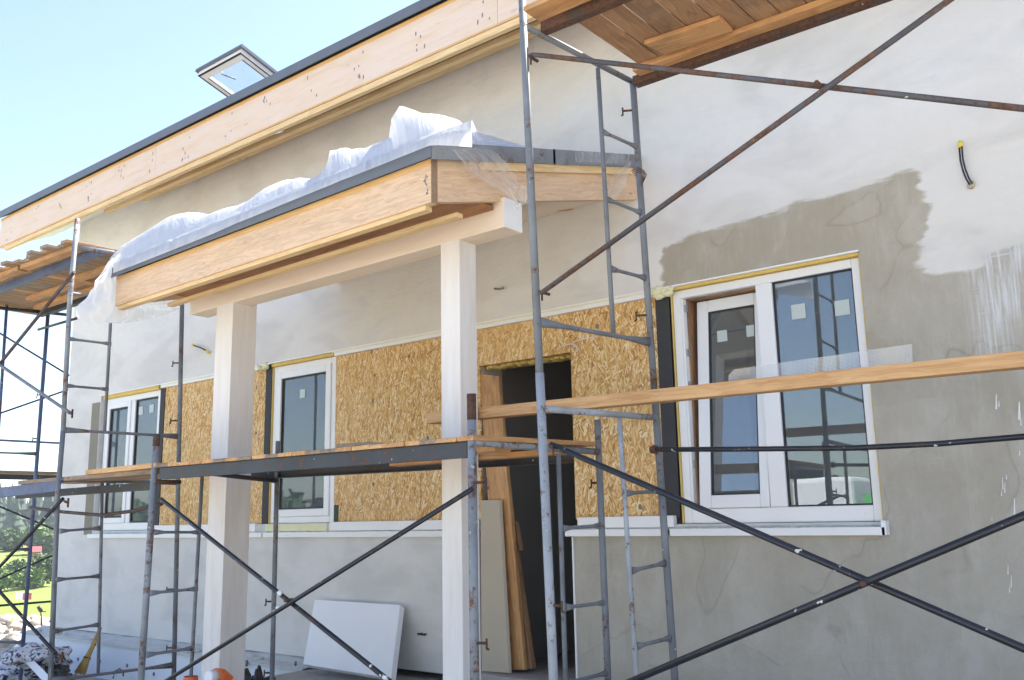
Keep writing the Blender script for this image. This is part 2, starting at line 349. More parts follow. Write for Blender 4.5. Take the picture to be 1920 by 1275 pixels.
# ------------------------------------------------------------------ mesh builder
class MB:
    def __init__(s): s.v = []; s.f = []; s.g = []; s.mi = []; s.sm = []; s.mats = []; s.cur = 0
    def mat(s, m):
        if m not in s.mats: s.mats.append(m)
        s.cur = s.mats.index(m); return s
    def add(s, vs, fs, gs=None, smooth=False):
        o = len(s.v); s.v += [tuple(x) for x in vs]
        s.g += [tuple(x) for x in (gs if gs else vs)]
        for f in fs: s.f.append([o+i for i in f]); s.mi.append(s.cur); s.sm.append(smooth)
        return s
    def hexa(s, c, axis=0):
        """8 corners: bottom ring 0-3, top ring 4-7"""
        L = (c[1]-c[0]).length; Wd = (c[3]-c[0]).length; H = (c[4]-c[0]).length; q = (random.random()*9, random.random()*9, random.random()*9)
        loc = [(0,0,0),(L,0,0),(L,Wd,0),(0,Wd,0),(0,0,H),(L,0,H),(L,Wd,H),(0,Wd,H)]
        if axis == 1: loc = [(y, x, z) for x, y, z in loc]
        if axis == 2: loc = [(z, y, x) for x, y, z in loc]
        gs = [(x+q[0], y+q[1], z+q[2]) for x, y, z in loc]
        return s.add(c, [(0,3,2,1),(4,5,6,7),(0,1,5,4),(1,2,6,5),(2,3,7,6),(3,0,4,7)], gs)
    def box(s, x0, x1, y0, y1, z0, z1, axis=None):
        if axis is None: d = (x1-x0, y1-y0, z1-z0); axis = d.index(max(d))
        c = [V(q) for q in ((x0,y0,z0),(x1,y0,z0),(x1,y1,z0),(x0,y1,z0),(x0,y0,z1),(x1,y0,z1),(x1,y1,z1),(x0,y1,z1))]
        return s.hexa(c, axis)
    def beam(s, a, b, w, h, up=V((0,0,1)), ch=0.0):
        """rectangular bar a->b, w across (sideways), h along up"""
        a = V(a); b = V(b); d = (b-a).normalized(); sd = d.cross(up).normalized(); u = sd.cross(d).normalized()
        L = (b-a).length; q = (random.random()*9, random.random()*9, random.random()*9)
        pr = [(-w/2, -h/2), (w/2, -h/2), (w/2, h/2), (-w/2, h/2)]
        if ch: 
            c = ch; pr = [(-w/2+c,-h/2),(w/2-c,-h/2),(w/2,-h/2+c),(w/2,h/2-c),(w/2-c,h/2),(-w/2+c,h/2),(-w/2,h/2-c),(-w/2,-h/2+c)]
        n = len(pr); vs = []; gs = []
        for e, P_ in ((0, a), (L, b)):
            for x, y in pr: vs.append(P_ + sd*x + u*y); gs.append((e+q[0], x+y*.0+q[1], y+q[2]) if w > h else (e+q[0], y+q[1], x+q[2]))
        fs = [tuple(range(n))[::-1], tuple(range(n, 2*n))] + [(i, (i+1) % n, n+(i+1) % n, n+i) for i in range(n)]
        return s.add(vs, fs, gs)
    def tube(s, pts, r, seg=12, cap=True, r2=None, flat=None):
        pts = [V(p) for p in pts]; n = len(pts); vs = []; gs = []; L = 0; q = random.random()*9
        for i, p in enumerate(pts):
            d = (pts[min(i+1, n-1)] - pts[max(i-1, 0)]).normalized()
            ref = V((0, 0, 1)) if abs(d.z) < .9 else V((1, 0, 0))
            a = d.cross(ref).normalized(); b = a.cross(d).normalized()
            if i: L += (p-pts[i-1]).length
            rr = (r[i] if isinstance(r, (list, tuple)) else r)
            for k in range(seg):
                t = 2*math.pi*k/seg; vs.append(p + a*math.cos(t)*rr + b*math.sin(t)*rr*(flat[i] if flat else 1)); gs.append((L+q, rr*t, q))
        fs = [(i*seg+k, i*seg+(k+1) % seg, (i+1)*seg+(k+1) % seg, (i+1)*seg+k) for i in range(n-1) for k in range(seg)]
        s.add(vs, fs, gs, True)
        if cap:
            o = len(s.v)-len(vs)
            s.f.append([o+k for k in range(seg)][::-1]); s.mi.append(s.cur); s.sm.append(False)
            s.f.append([o+(n-1)*seg+k for k in range(seg)]); s.mi.append(s.cur); s.sm.append(False)
        return s
    def poly(s, pts, thick):
        """extrude polygon by vector"""
        n = len(pts); pts = [V(p) for p in pts]; vs = pts + [p+thick for p in pts]
        return s.add(vs, [tuple(range(n))[::-1], tuple(range(n, 2*n))] + [(i, (i+1) % n, n+(i+1) % n, n+i) for i in range(n)])
    def blob(s, c, rx, ry, rz, amp=.2, nu=14, nv=9, fr=1.5, seed=0):
        vs = []; fs = []
        for j in range(nv+1):
            th = math.pi*j/nv
            for i in range(nu):
                ph = 2*math.pi*i/nu; d = V((math.sin(th)*math.cos(ph), math.sin(th)*math.sin(ph), math.cos(th)))
                k = 1 + amp*noise.noise(d*fr + V((seed*7.1, seed*3.3, 0)))*2 + amp*.5*noise.noise(d*fr*3 + V((seed, 5, 0)))
                vs.append(V(c) + V((d.x*rx, d.y*ry, d.z*rz))*k)
        for j in range(nv):
            for i in range(nu): fs.append((j*nu+i, (j+1)*nu+i, (j+1)*nu+(i+1) % nu, j*nu+(i+1) % nu))
        return s.add(vs, fs, None, True)
    def build(s, name, m=None, parent=None, bevel=0, attrs=None, weld=False):
        me = bpy.data.meshes.new(name)
        org = V(s.v[0]) if not parent else V((0, 0, 0))
        lo = [min(v[i] for v in s.v) for i in range(3)]; hi = [max(v[i] for v in s.v) for i in range(3)]
        org = V(((lo[0]+hi[0])/2, (lo[1]+hi[1])/2, lo[2]))
        me.from_pydata([tuple(V(v)-org) for v in s.v], [], s.f)
        at = me.attributes.new('gc', 'FLOAT_VECTOR', 'POINT'); at.data.foreach_set('vector', [x for g in s.g for x in g])
        if attrs:
            for k, fn in attrs.items():
                a = me.attributes.new(k, 'FLOAT', 'POINT'); a.data.foreach_set('value', [fn(v) for v in s.v])
        mats = s.mats if s.mats else [m]
        for q in mats: me.materials.append(MT[q])
        me.polygons.foreach_set('material_index', s.mi if s.mats else [0]*len(s.f))
        me.polygons.foreach_set('use_smooth', s.sm)
        if weld:
            b = bmesh.new(); b.from_mesh(me); bmesh.ops.recalc_face_normals(b, faces=b.faces); b.to_mesh(me); b.free()
        o = bpy.data.objects.new(name, me); C.objects.link(o)
        if parent:
            o.parent = parent; o.location = org - wloc(parent)
        else: o.location = org
        if bevel:
            md = o.modifiers.new('bevel', 'BEVEL'); md.width = bevel; md.segments = 2; md.limit_method = 'ANGLE'; md.angle_limit = .6
        return o
def wloc(o):
    l = V(o.location)
    while o.parent: o = o.parent; l += V(o.location)
    return l
def tag(o, label=None, cat=None, group=None, kind=None):
    for k, v in (('label', label), ('category', cat), ('group', group), ('kind', kind)):
        if v: o[k] = v
    return o
def empty(name, loc, label, cat, group=None):
    o = bpy.data.objects.new(name, None); C.objects.link(o); o.location = loc; o.empty_display_size = .1
    return tag(o, label, cat, group)

# =================================================================== HOUSE
XL, XR = -10.57, 2.6
GZ = -1.45; SLAB = -1.12
house = empty('house', (XL, 0, GZ), 'single-storey house under construction with part painted rendered walls and bare wood eaves', 'house')

def P2(px, py): q = atY(px, py, 0); return (q.x, q.z)
def sdpoly(poly, x, z):
    d = 1e9; ins = False; n = len(poly)
    for i in range(n):
        ax, az = poly[i]; bx, bz = poly[(i+1) % n]
        ex, ez = bx-ax, bz-az; wx, wz = x-ax, z-az
        t = max(0, min(1, (wx*ex+wz*ez)/(ex*ex+ez*ez+1e-12)))
        d = min(d, math.hypot(wx-ex*t, wz-ez*t))
        if (az > z) != (bz > z) and x < (bx-ax)*(z-az)/(bz-az)+ax: ins = not ins
    return -d if ins else d
bare = [P2(*q) for q in [(1238,462),(1262,452),(1300,438),(1400,415),(1478,395),(1482,380),(1528,372),(1600,350),(1690,325),(1714,318),(1724,345),(1735,365),(1742,400),(1736,430),(1722,468),(1720,500),(1745,512),(1835,505),(1845,478)]]
bare += [(-.55, 1.33), (.2, 1.45), (XR+1, 1.5), (XR+1, -2), (-3.7, -2), (-3.7, -.09), (-2.8, -.09), (-2.8, 1.42)]
brushp = [P2(*q) for q in [(1835,465),(1930,440),(1990,500),(1960,600),(1898,590),(1868,672),(1842,672),(1832,600),(1822,530)]]
bounce_poly = [P2(*q) for q in [(590,560),(600,690),(830,640),(1230,540),(1250,430),(1190,300),(1000,60),(330,330),(330,450),(560,530)]]  # beige render plus bounced light under porch and eave, put into the colour
def f_sd(v): return max(-.5, min(.5, sdpoly(bare, v[0], v[2])))
def f_br(v): return max(-.2, -sdpoly(brushp, v[0], v[2])) if v[0] > -1.5 else -.2
def f_wa(v): return max(0, min(1, .5 - sdpoly(bounce_poly, v[0], v[2])*1.6))

mb = MB()
def wall_piece(x0, x1, z0, z1, res=.06):
    nx = max(1, round((x1-x0)/res)); nz = max(1, round((z1-z0)/res)); vs = []
    for j in range(nz+1):
        for i in range(nx+1): vs.append((x0+(x1-x0)*i/nx, 0, z0+(z1-z0)*j/nz))
    fs = [(j*(nx+1)+i, j*(nx+1)+i+1, (j+1)*(nx+1)+i+1, (j+1)*(nx+1)+i) for j in range(nz) for i in range(nx)]
    mb.add(vs, fs)
    mb.box(x0, x1, .0025, .30, z0, z1)
ZT, ZB = 1.405, -.10          # top of window band, sill line
wall_piece(XL, -3, ZT, 3.58, .1); wall_piece(-3, XR, ZT, 3.58, .045)
wall_piece(XL, -9.80, ZB, ZT, .1); wall_piece(-1.575, XR, ZB, ZT, .04)
wall_piece(XL, -4.36, -1.07, ZB, .12); wall_piece(-3.54, -1.575, -1.12, ZB, .045); wall_piece(-1.575, XR, -1.12, ZB, .045)
# left gable wall + back, with the gable triangle
mb.box(XL, XL+.3, .3, 7.7, -1.07, 3.58); mb.box(XL+.3, XR, 7.7, 8, -1.07, 3.58); mb.box(XR-.3, XR, .3, 7.7, -1.07, 3.58)
for gx in (XL, XR-.3):
    mb.poly([(gx, .01, 3.581), (gx, 7.99, 3.581), (gx, 4, 5.95)], V((.3, 0, 0)))
walls = mb.build('wall', 'wall', house, attrs={'sd': f_sd, 'brush': f_br, 'beige_bounce': f_wa})
# paint drips on the wall to the right
d = MB()
for px, py, h, w in [(1868,740,26,3),(1873,752,10,2),(1911,755,30,4),(1914,785,12,2),(1880,895,22,2),(1884,905,18,2),(1902,935,34,3),(1890,1060,16,2),(1896,1080,20,2),(1878,920,9,2),(1887,890,8,2),(1860,968,8,1),(1893,1100,10,2),(1912,845,8,2)]:
    a = atY(px, py, -.002); b = atY(px, py+h, -.002); w2 = w*.0016
    d.add([(a.x-w2*.5,-.002,a.z),(a.x,-.004,a.z+w2),(a.x+w2*.5,-.002,a.z),(b.x+w2,-.002,b.z),(b.x,-.004,b.z-w2*1.5),(b.x-w2,-.002,b.z),((a.x+b.x)/2,-.005,(a.z+b.z)/2)],
          [(0,6,1),(1,6,2),(2,6,3),(3,6,4),(4,6,5),(5,6,0)])
d.build('paint_drips', 'drip', house)
# plinth with mortar ledge
pl = MB(); PX0, PX1 = -10.78, -5.97
pl.box(PX0, PX1, -.20, .25, GZ-.3, -1.135); pl.box(PX0, XL, .25, 7.9, GZ-.3, -1.135)
pl.build('plinth', 'plinth', house)
le = MB(); n = 90; vs = []; rows = [(-.225, -.02), (-.225, 0), (-.15, .004), (-.08, .012), (.02, .043)]
for i in range(n+1):
    x = PX0-.03 + (PX1-PX0+.03)*i/n
    for (y, dz) in rows:
        vs.append((x, y+.006*noise.noise(V((x*4, y, 0))), -1.115+dz+(.012*noise.noise(V((x*5, y*30, 2))) if dz > 0 else 0)))
le.add(vs, [(i*5+k, (i+1)*5+k, (i+1)*5+k+1, i*5+k+1) for i in range(n) for k in range(4)])
for k in range(16):
    x = random.uniform(PX0+.1, PX1-.1); le.blob((x, random.uniform(-.16, -.08), -1.10), random.uniform(.02, .07), .03, .016, .35, 9, 6, 2, k)
le.build('plinth_ledge', 'ledge', house)
for px, py in [(146,1236),(187,1240),(238,1248),(288,1264)]:
    q = atY(px, py, -.203); an = MB()
    an.tube([q, q+V((0, .01, 0))], .018, 10)
    an.build('wall_anchor', 'purple', house)

# window band: pale profile on top, bottom profile, sill strip
tr = MB()
tr.box(-9.80, -1.575, -.008, .04, ZT-.012, ZT-.002)
tr.box(-8.60, -6.90, .0, .034, ZT-.045, ZT-.014); tr.box(-5.93, -2.80, .0, .034, ZT-.048, ZT-.014)
tr.build('top_profile', 'pvc', house)
ty = MB()
for i in range(60):
    x = -8.6 + i*.098
    if -6.9 < x < -6.0: continue
    ty.box(x, x+.098, -.004, .012, ZT-.022+random.uniform(-.003, .003), ZT-.010)
for i in range(14): ty.blob((-2.83+random.uniform(-.06, .08), .0, ZT-.03+random.uniform(-.025, .02)), .03, .02, .022, .4, 8, 6, 2, i)
for i in range(8): ty.blob((-6.92+random.uniform(-.06, .08), .0, ZT-.02+random.uniform(-.02, .02)), .03, .02, .018, .4, 8, 6, 2, i+30)
ty.build('foam_seam', 'paleyellow', house)
bp_ = MB()
for x0, x1 in ((-8.58, -6.93), (-5.94, -4.36), (-3.50, -2.80)):
    bp_ = MB(); bp_.box(x0, x1, -.012, .035, -.075, -.005); bp_.build('bottom_profile', 'pvc', house, bevel=.004)
sl = MB()
for x0, x1 in [(-9.83, -6.80), (-6.78, -4.36), (-3.57, -2.80), (-2.83, -1.555)]:
    y = -.05 if x0 > -4 else -.035
    sl.box(x0, x1, y, .02, -.118, -.092); sl.box(x0, x1, y-.006, y+.004, -.125, -.082)
sl.box(-1.575, -1.55, -.056, .03, -.125, -.05)
sl.build('window_sill', 'pvc', house, bevel=.003)
sm_ = MB()
sm_.box(-9.80, -4.362, -.004, .12, -.099, -.076); sm_.box(-3.54, -1.58, -.004, .12, -.099, -.057)
sm_.box(-9.80, -8.60, .0, .12, -.076, -.052); sm_.box(-6.93, -5.94, .0, .12, -.076, -.012)
for i in range(50):
    x = random.uniform(-2.7, -1.6); sm_.blob((x, -.015+random.uniform(-.012, .01), -.085), .03, .015, .010, .4, 8, 5, 2, i)
for i in range(60):
    x = random.uniform(-9.7, -4.4); sm_.blob((x, -.01+random.uniform(-.012, .01), -.085), .03, .015, .010, .4, 8, 5, 2, i)
sm_.build('sill_mortar', 'ledge', house)
fy = MB(); fy.box(-6.80, -5.98, -.004, .05, -.09, -.012)
for i in range(34): fy.blob((-6.98+i*.034, -.015, -.095+random.uniform(-.012, .008)), .035, .025, .014, .4, 8, 6, 2, i+60)
fy.build('foam_under_window', 'paleyellow', house)

# OSB infill
YO = .035
def osb(x0, x1, z0, z1, label=None):
    b = MB(); b.box(x0, x1, YO, YO+.018, z0, z1); o = b.build('osb_panel', 'osb', house)
    return o
for a in [(-8.56, -7.62), (-7.617, -6.90)]: osb(a[0], a[1], -.02, ZT-.045)
osb(-5.94, -4.955, -.02, ZT-.048); osb(-4.952, -4.355, -.02, ZT-.048)
osb(-4.352, -3.545, 1.09, ZT-.048); osb(-3.542, -2.875, -.02, ZT-.048)
nl = MB()
for px, py in [(697,660),(699,751),(802,821),(767,668),(1120,612),(1113,745),(1195,560),(1200,950),(700,908),(481,726),(480,812)]:
    q = atY(px, py, YO-.001); nl.blob((q.x, YO-.001, q.z), .013, .003, .016, .3, 8, 6, 2, px)
nl.build('osb_knots', 'nail', house)
# door opening reveal
dr = MB(); dr.mat('osb')
dr.box(-4.36, -3.54, YO+.019, .30, 1.09, 1.13)
dr.mat('interior'); dr.box(-4.40, -4.361, YO+.019, .30, -1.12, 1.30); dr.box(-3.539, -3.50, YO+.019, .30, -.09, 1.30)
dr.mat('yellowfoam')
for i in range(26):
    x = -4.33+i*.031; dr.blob((x, .14+random.uniform(-.03, .05), 1.082), .028, .05, random.uniform(.008, .02), .4, 8, 6, 2, i)
dr.build('door_lining', None, house)
for xa in (-4.372, -3.548):
    cp = MB(); cp.box(xa, xa+.01, -.012, .06, -1.12, -.13); cp.build('corner_profile', 'pvc', house)
# black membranes
for x0, x1, z1 in [(-2.872, -2.775, 1.38), (-6.895, -6.81, 1.37), (-8.645, -8.565, 1.36)]:
    b = MB(); b.box(x0, x1, YO-.006, YO+.012, -.02, z1); b.build('membrane_strip', 'membrane', house)
b = MB(); b.box(-5.935, -5.885, YO-.006, YO-.001, -.02, .13); b.build('green_tape', 'darkgreen', house)
b = MB(); b.box(-9.985, -9.81, -.002, .0, -.09, 1.33); b.build('bare_strip', 'olive', house)

# ---------------------------------------------------------------- windows
YW = .045
def bars(mb, x0, x1, z0, z1, w, y0, y1, wb=None, wt=None):
    wb = wb or w; wt = wt or w
    mb.box(x0, x0+w, y0, y1, z0, z1); mb.box(x1-w, x1, y0, y1, z0, z1)
    mb.box(x0+w, x1-w, y0, y1, z0, z0+wb); mb.box(x0+w, x1-w, y0, y1, z1-wt, z1)
def pane(par, x0, x1, z0, z1, y, name='pane'):
    b = MB(); b.box(x0, x1, y, y+.004, z0, z1); return b.build(name, 'glass', par)
# big right window
x0, x1, z0, z1 = -2.755, -1.585, -.055, 1.375
f = MB(); bars(f, x0, x1, z0, z1, .052, YW, YW+.07, .085); f.box(x0+.0525, x0+.068, YW, YW+.07, z0+.086, z1-.053); xm0, xm1 = -2.205, -2.105
f.box(xm0, xm1, YW-.002, YW+.07, z0+.086, z1-.052)
w1 = f.build('window', 'pvc', house, bevel=.005); tag(w1, 'large two-part window with white frame and tilted open left sash')
b = MB(); b.box(x0-.006, x0-.001, .03, .05, z0, z1+.015); b.box(x1+.001, x1+.007, .012, .05, z0, z1+.012); b.box(x0, x1, .015, .05, z1+.001, z1+.022); b.build('foam_joint', 'yellowfoam', w1)
g = MB(); bars(g, xm1+.001, x1-.052, z0+.086, z1-.053, .008, YW+.012, YW+.03); g.build('gasket', 'gasket', w1)
pane(w1, xm1+.006, x1-.058, z0+.09, z1-.058, YW+.022)
# drainage caps
g = MB()
for px in (1447, 1610): g.box(atY(px,965,0).x-.02, atY(px,965,0).x+.02, YW-.004, YW+.002, z0+.035, z0+.047)
g.build('drain_cap', 'pvc', w1)
# tilted sash (hinged at the bottom, top leaning inwards)
tilt = math.radians(5.2); zb = z0+.088
def tl(x, y, z):
    dz = z-zb; return V((x, YW-.012 + (y)*math.cos(tilt) + dz*math.sin(tilt), zb + dz*math.cos(tilt) - y*math.sin(tilt)))
def tbox(mb, xa, xb, ya, yb, za, zb_):
    mb.hexa([tl(xa,ya,za), tl(xb,ya,za), tl(xb,yb,za), tl(xa,yb,za), tl(xa,ya,zb_), tl(xb,ya,zb_), tl(xb,yb,zb_), tl(xa,yb,zb_)])
sx0, sx1, sz0, sz1 = -2.70+.055, xm0-.003, zb, z1-.062
s = MB(); w = .075
tbox(s, sx0, sx0+w, 0, .06, sz0, sz1); tbox(s, sx1-.055, sx1, 0, .06, sz0, sz1); tbox(s, sx0+w, sx1-.055, 0, .06, sz0, sz0+w); tbox(s, sx0+w, sx1-.055, 0, .06, sz1-w, sz1)
sash = s.build('sash', 'pvc', w1, bevel=.006)
g = MB()
for a in ((sx0+w, sx0+w+.008, sz0+w, sz1-w), (sx1-.063, sx1-.055, sz0+w, sz1-w), (sx0+w+.008, sx1-.063, sz0+w, sz0+w+.008), (sx0+w+.008, sx1-.063, sz1-w-.008, sz1-w)):
    tbox(g, a[0], a[1], .008, .03, a[2], a[3])
g.build('sash_gasket', 'gasket', w1)
g = MB(); tbox(g, sx0+w+.004, sx1-.059, .018, .022, sz0+w+.004, sz1-w-.004); g.build('sash_pane', 'glass', w1)
for z in (1.26, .98, .30, .78):
    hg = MB(); hg.box(x0+.068, x0+.080, YW+.01, YW+.04, z-.02, z+.02)
    hg.build('hinge', 'steel_light', w1)
b = MB(); b.box(x0+.069, x0+.079, YW+.045, .30, z0+.087, z1-.054); b.box(x0+.063, xm0, YW+.045, .30, z1-.062, z1-.054); b.build('wood_reveal', 'oldwood', w1)
CURW = w1
def stk(px, py, y, w=.045):
    q = atY(px, py, y); st = MB(); st.box(q.x-w, q.x+w, y, y+.002, q.z-w*1.05, q.z+w*1.05); st.build('pane_sticker', 'sticker', CURW)
for px, py in ((1497,584),(1579,577)): stk(px, py, YW+.0185, .041)
for px, py in ((1354,630),(1409,620)):
    yy = YW+.002+(atY(px, py, .13).z-zb)*math.sin(tilt); stk(px, py, yy, .033)
# middle window
x0, x1, z0, z1 = -6.795, -5.955, -.01, 1.365
f = MB(); bars(f, x0, x1, z0, z1, .055, YW, YW+.07); bars(f, x0+.055, x1-.055, z0+.055, z1-.055, .062, YW-.014, YW+.05)
w2 = f.build('window', 'pvc', house, bevel=.005); tag(w2, 'narrow single-sash window between two particle board panels')
g = MB(); bars(g, x0+.117, x1-.117, z0+.117, z1-.117, .012, YW+.0, YW+.02); g.build('gasket', 'gasket', w2)
pane(w2, x0+.125, x1-.125, z0+.125, z1-.125, YW+.012)
b = MB(); b.box(x0-.006, x0-.001, .03, .05, z0, z1+.01); b.box(x0, x1, .012, .05, z1+.001, z1+.018); b.box(x0, x1, .02, .05, z1+.019, ZT-.0125); b.build('foam_joint', 'yellowfoam', w2)
CURW = w2; stk(567, 738, YW+.009, .035)
# left window
x0, x1, z0, z1 = -9.77, -8.655, -.05, 1.355
f = MB(); bars(f, x0, x1, z0, z1, .06, YW, YW+.07, .075); f.box(-9.225, -9.15, YW-.002, YW+.07, z0+.076, z1-.061)
bars(f, x0+.06, -9.226, z0+.076, z1-.061, .055, YW-.014, YW+.05)
w3 = f.build('window', 'pvc', house, bevel=.005); tag(w3, 'two-part white window nearest the far left corner of the wall')
g = MB(); bars(g, x0+.115, -9.281, z0+.131, z1-.116, .02, YW, YW+.02); bars(g, -9.149, x1-.061, z0+.077, z1-.062, .014, YW+.01, YW+.03); g.build('gasket', 'gasket', w3)
pane(w3, x0+.13, -9.296, z0+.145, z1-.13, YW+.012); pane(w3, -9.14, x1-.07, z0+.087, z1-.071, YW+.022)
b = MB(); b.box(x0, x1, .012, .05, z1+.001, z1+.025); b.box(x0, x1, .012, .05, z1+.026, ZT-.0125); b.build('foam_joint', 'yellowfoam', w3)
CURW = w3; stk(264, 770, YW+.0185, .04); stk(284, 766, YW+.0185, .04)

# ---------------------------------------------------------------- interior
it = MB(); it.mat('interior')
it.box(XL+.3, XR-.3, 4.5, 4.6, SLAB, 3.5)
it.box(-4.9, -4.8, .301, 4.5, SLAB, 3.5); it.box(-7.4, -7.3, .301, 4.5, SLAB, 3.5); it.box(-3.05, -2.95, 1.5, 4.5, SLAB, 3.5); it.box(-1.0, -.9, .301, 4.5, SLAB, 3.5)
it.box(XL+.3, XR-.3, .301, 4.5, 1.75, 1.82)
it.build('interior_wall', None, house)
ip = MB(); ip.box(-4.79, -3.06, 3.2, 3.3, SLAB, 1.74); ip.build('partition_wall', 'interior_grey', house)
b = MB(); b.box(XL+.3, XR-.3, .0, 7.7, SLAB-.1, SLAB+.001); b.build('interior_floor', 'concrete', house)

# ---------------------------------------------------------------- roof
RS = math.tan(math.radians(31)); EY, EZ = -.64, 3.60
def rz(y): return EZ + (y-EY)*RS
RX0, RX1 = -11.32, 3.2
r = MB()
for side in (0, 1):
    ys = (EY, 4.0) if side == 0 else (8.64, 4.0)
    c = []
    for dz in (0, .055):
        for (x, y) in ((RX0, ys[0]), (RX1, ys[0]), (RX1, ys[1]), (RX0, ys[1])):
            zz = EZ + (4-EY)*RS if y == 4.0 else EZ
            c.append(V((x, y, zz+dz)))
    r.hexa(c)
# shingle tabs along the eave
x = RX0
while x < RX1:
    wd = random.uniform(.28, .36)
    for k in range(3):
        y = EY - .012 + k*.14; th = .008
        r.hexa([V((x+.004, y, rz(y)+.056+.004*k)), V((x+wd, y, rz(y)+.056+.004*k)), V((x+wd, y+.2, rz(y+.2)+.056)), V((x+.004, y+.2, rz(y+.2)+.056)),
                V((x+.004, y, rz(y)+.068+.004*k+random.uniform(0, .006))), V((x+wd, y, rz(y)+.068+.004*k)), V((x+wd, y+.2, rz(y+.2)+.060)), V((x+.004, y+.2, rz(y+.2)+.060))])
    x += wd
roof = r.build('roof', 'shingle', house)
b = MB(); b.box(RX0-.01, RX1, EY-.022, EY-.012, EZ-.015, EZ+.062); b.build('eave_flashing', 'flashing', house)
fb = MB(); fb.mat('fascia')
for a, c_ in ((RX0+.06, -7.85), (-7.847, -3.6), (-3.597, .5), (.503, RX1-.02)):
    fb.box(a, c_, EY+.03, EY+.07, 3.235, 3.592)
fb.mat('nail')
x = -11.0
while x < -3.1:
    for k in range(random.randint(3, 7)):
        zz = random.uniform(3.30, 3.55); xx = x+random.choice((-.05, .0, .05))+random.uniform(-.012, .012)
        h = random.uniform(.008, .035)
        fb.add([(xx-.005, EY+.0285, zz-h), (xx+.005, EY+.0285, zz-h*.8), (xx+.006, EY+.0285, zz), (xx, EY+.0285, zz+.007), (xx-.006, EY+.0285, zz)], [(0,1,2,3,4)])
    x += random.uniform(.55, .68)
fb.build('fascia_board', None, house)
b = MB(); b.box(RX0+.06, RX1-.02, EY+.0265, EY+.0295, 3.562, 3.592); b.build('fascia_strip', 'orange_edge', house)
b = MB(); b.box(RX0+.06, RX1-.02, EY+.0265, EY+.0295, 3.236, 3.248); b.build('fascia_strip', 'orange_edge', house)
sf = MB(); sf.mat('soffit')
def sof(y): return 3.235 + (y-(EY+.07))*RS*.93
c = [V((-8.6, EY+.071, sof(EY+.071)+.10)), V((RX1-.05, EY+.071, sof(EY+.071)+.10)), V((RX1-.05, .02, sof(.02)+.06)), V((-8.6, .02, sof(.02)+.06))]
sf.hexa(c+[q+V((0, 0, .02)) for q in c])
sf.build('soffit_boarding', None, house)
bt = MB()
for y, w, za_, zb_, xa_ in ((EY+.035, .04, 3.185, 3.231, RX0+.2), (-.36, .05, 3.288, 3.325, -9.3), (-.11, .05, 3.425, 3.452, -9.0)):
    bt.box(xa_, RX1-.05, y, y+w, za_, zb_)
bt.build('soffit_batten', 'pine_pale', house)
c = [V((RX0+.08, EY+.08, 3.25)), V((-8.6, EY+.08, 3.25)), V((-8.0, -.002, 3.56)), V((RX0+.08, -.002, 3.52))]
b = MB(); b.hexa(c+[q+V((0, 0, .012)) for q in c]); b.build('soffit_sheet', 'signwhite', house)
b = MB(); 
for i in range(8):
    y = .0+i*.09
    b.box(RX0+.05, XL-.002, y, y+.085, rz(y)-.14, rz(y)-.12)
b.hexa([V((RX0+.02, EY+.08, EZ-.3)), V((RX0+.06, EY+.08, EZ-.3)), V((RX0+.06, 4, rz(4)-.3)), V((RX0+.02, 4, rz(4)-.3)), V((RX0+.02, EY+.08, EZ)), V((RX0+.06, EY+.08, EZ)), V((RX0+.06, 4, rz(4)-.01)), V((RX0+.02, 4, rz(4)-.01))])
b.build('barge_board', 'fascia', house)
# skylight sash, standing open
A = atY(372, 139, .55); B = atY(452, 93, .55); D1 = atX(514, 141, B.x) 
dirn = (D1-B).normalized(); 
if dirn.y < 0: dirn = -dirn
A.z = B.z = (A.z+B.z)/2
wx = (B-A); Ls = 1.05; n_ = wx.normalized().cross(dirn).normalized()
if n_.z < 0: n_ = -n_
def skp(u, v, t): return A + wx*u + dirn*(v*Ls) + n_*t
def skb(mb, u0, u1, v0, v1, t0, t1):
    mb.hexa([skp(u0,v0,t0), skp(u1,v0,t0), skp(u1,v1,t0), skp(u0,v1,t0), skp(u0,v0,t1), skp(u1,v0,t1), skp(u1,v1,t1), skp(u0,v1,t1)])
s = MB(); wu, wv = .10, .09
for a in ((0, wu, 0, 1), (1-wu, 1, 0, 1), (wu, 1-wu, 0, wv), (wu, 1-wu, 1-wv, 1)): skb(s, *a, -.03, .02)
sk = s.build('skylight', 'washed', house)
s = MB()
for a in ((.0, .022, .0, 1), (.978, 1, .0, 1), (.022, .978, 0, .022)): skb(s, *a, -.034, -.0305)
for a in ((wu-.004, wu+.01, wv, 1-wv), (1-wu-.01, 1-wu+.004, wv, 1-wv)): skb(s, *a, -.034, -.0305)
s.build('skylight_gasket', 'gasket', sk)
s = MB()
for a in ((-.04, .035, -.03, 1), (.965, 1.04, -.03, 1), (.035, .965, -.03, .03)): skb(s, *a, .02, .055)
s.build('skylight_cover', 'flashing', sk)
s = MB(); skb(s, wu-.01, 1-wu+.01, wv-.01, 1-wv+.01, .0, .006); s.build('skylight_pane', 'skyglass', sk)
s = MB(); p0 = skp(.42, .1, -.035); s.tube([p0, p0-n_*.03, p0-n_*.035+dirn*.06+wx*.05, p0-n_*.03+dirn*.14+wx*.1], .009, 8); s.build('skylight_handle', 'steel_light', sk)
s = MB(); yy = 1.15
for u in (-.02, 1.0): 
    q = A.x + wx.x*u
    s.hexa([V((q, .55, rz(.55)+.05)), V((q+.04, .55, rz(.55)+.05)), V((q+.04, 1.7, rz(1.7)+.05)), V((q, 1.7, rz(1.7)+.05)), V((q, .55, rz(.55)+.12)), V((q+.04, .55, rz(.55)+.12)), V((q+.04, 1.7, rz(1.7)+.12)), V((q, 1.7, rz(1.7)+.12))])
s.build('skylight_kerb', 'flashing', sk)
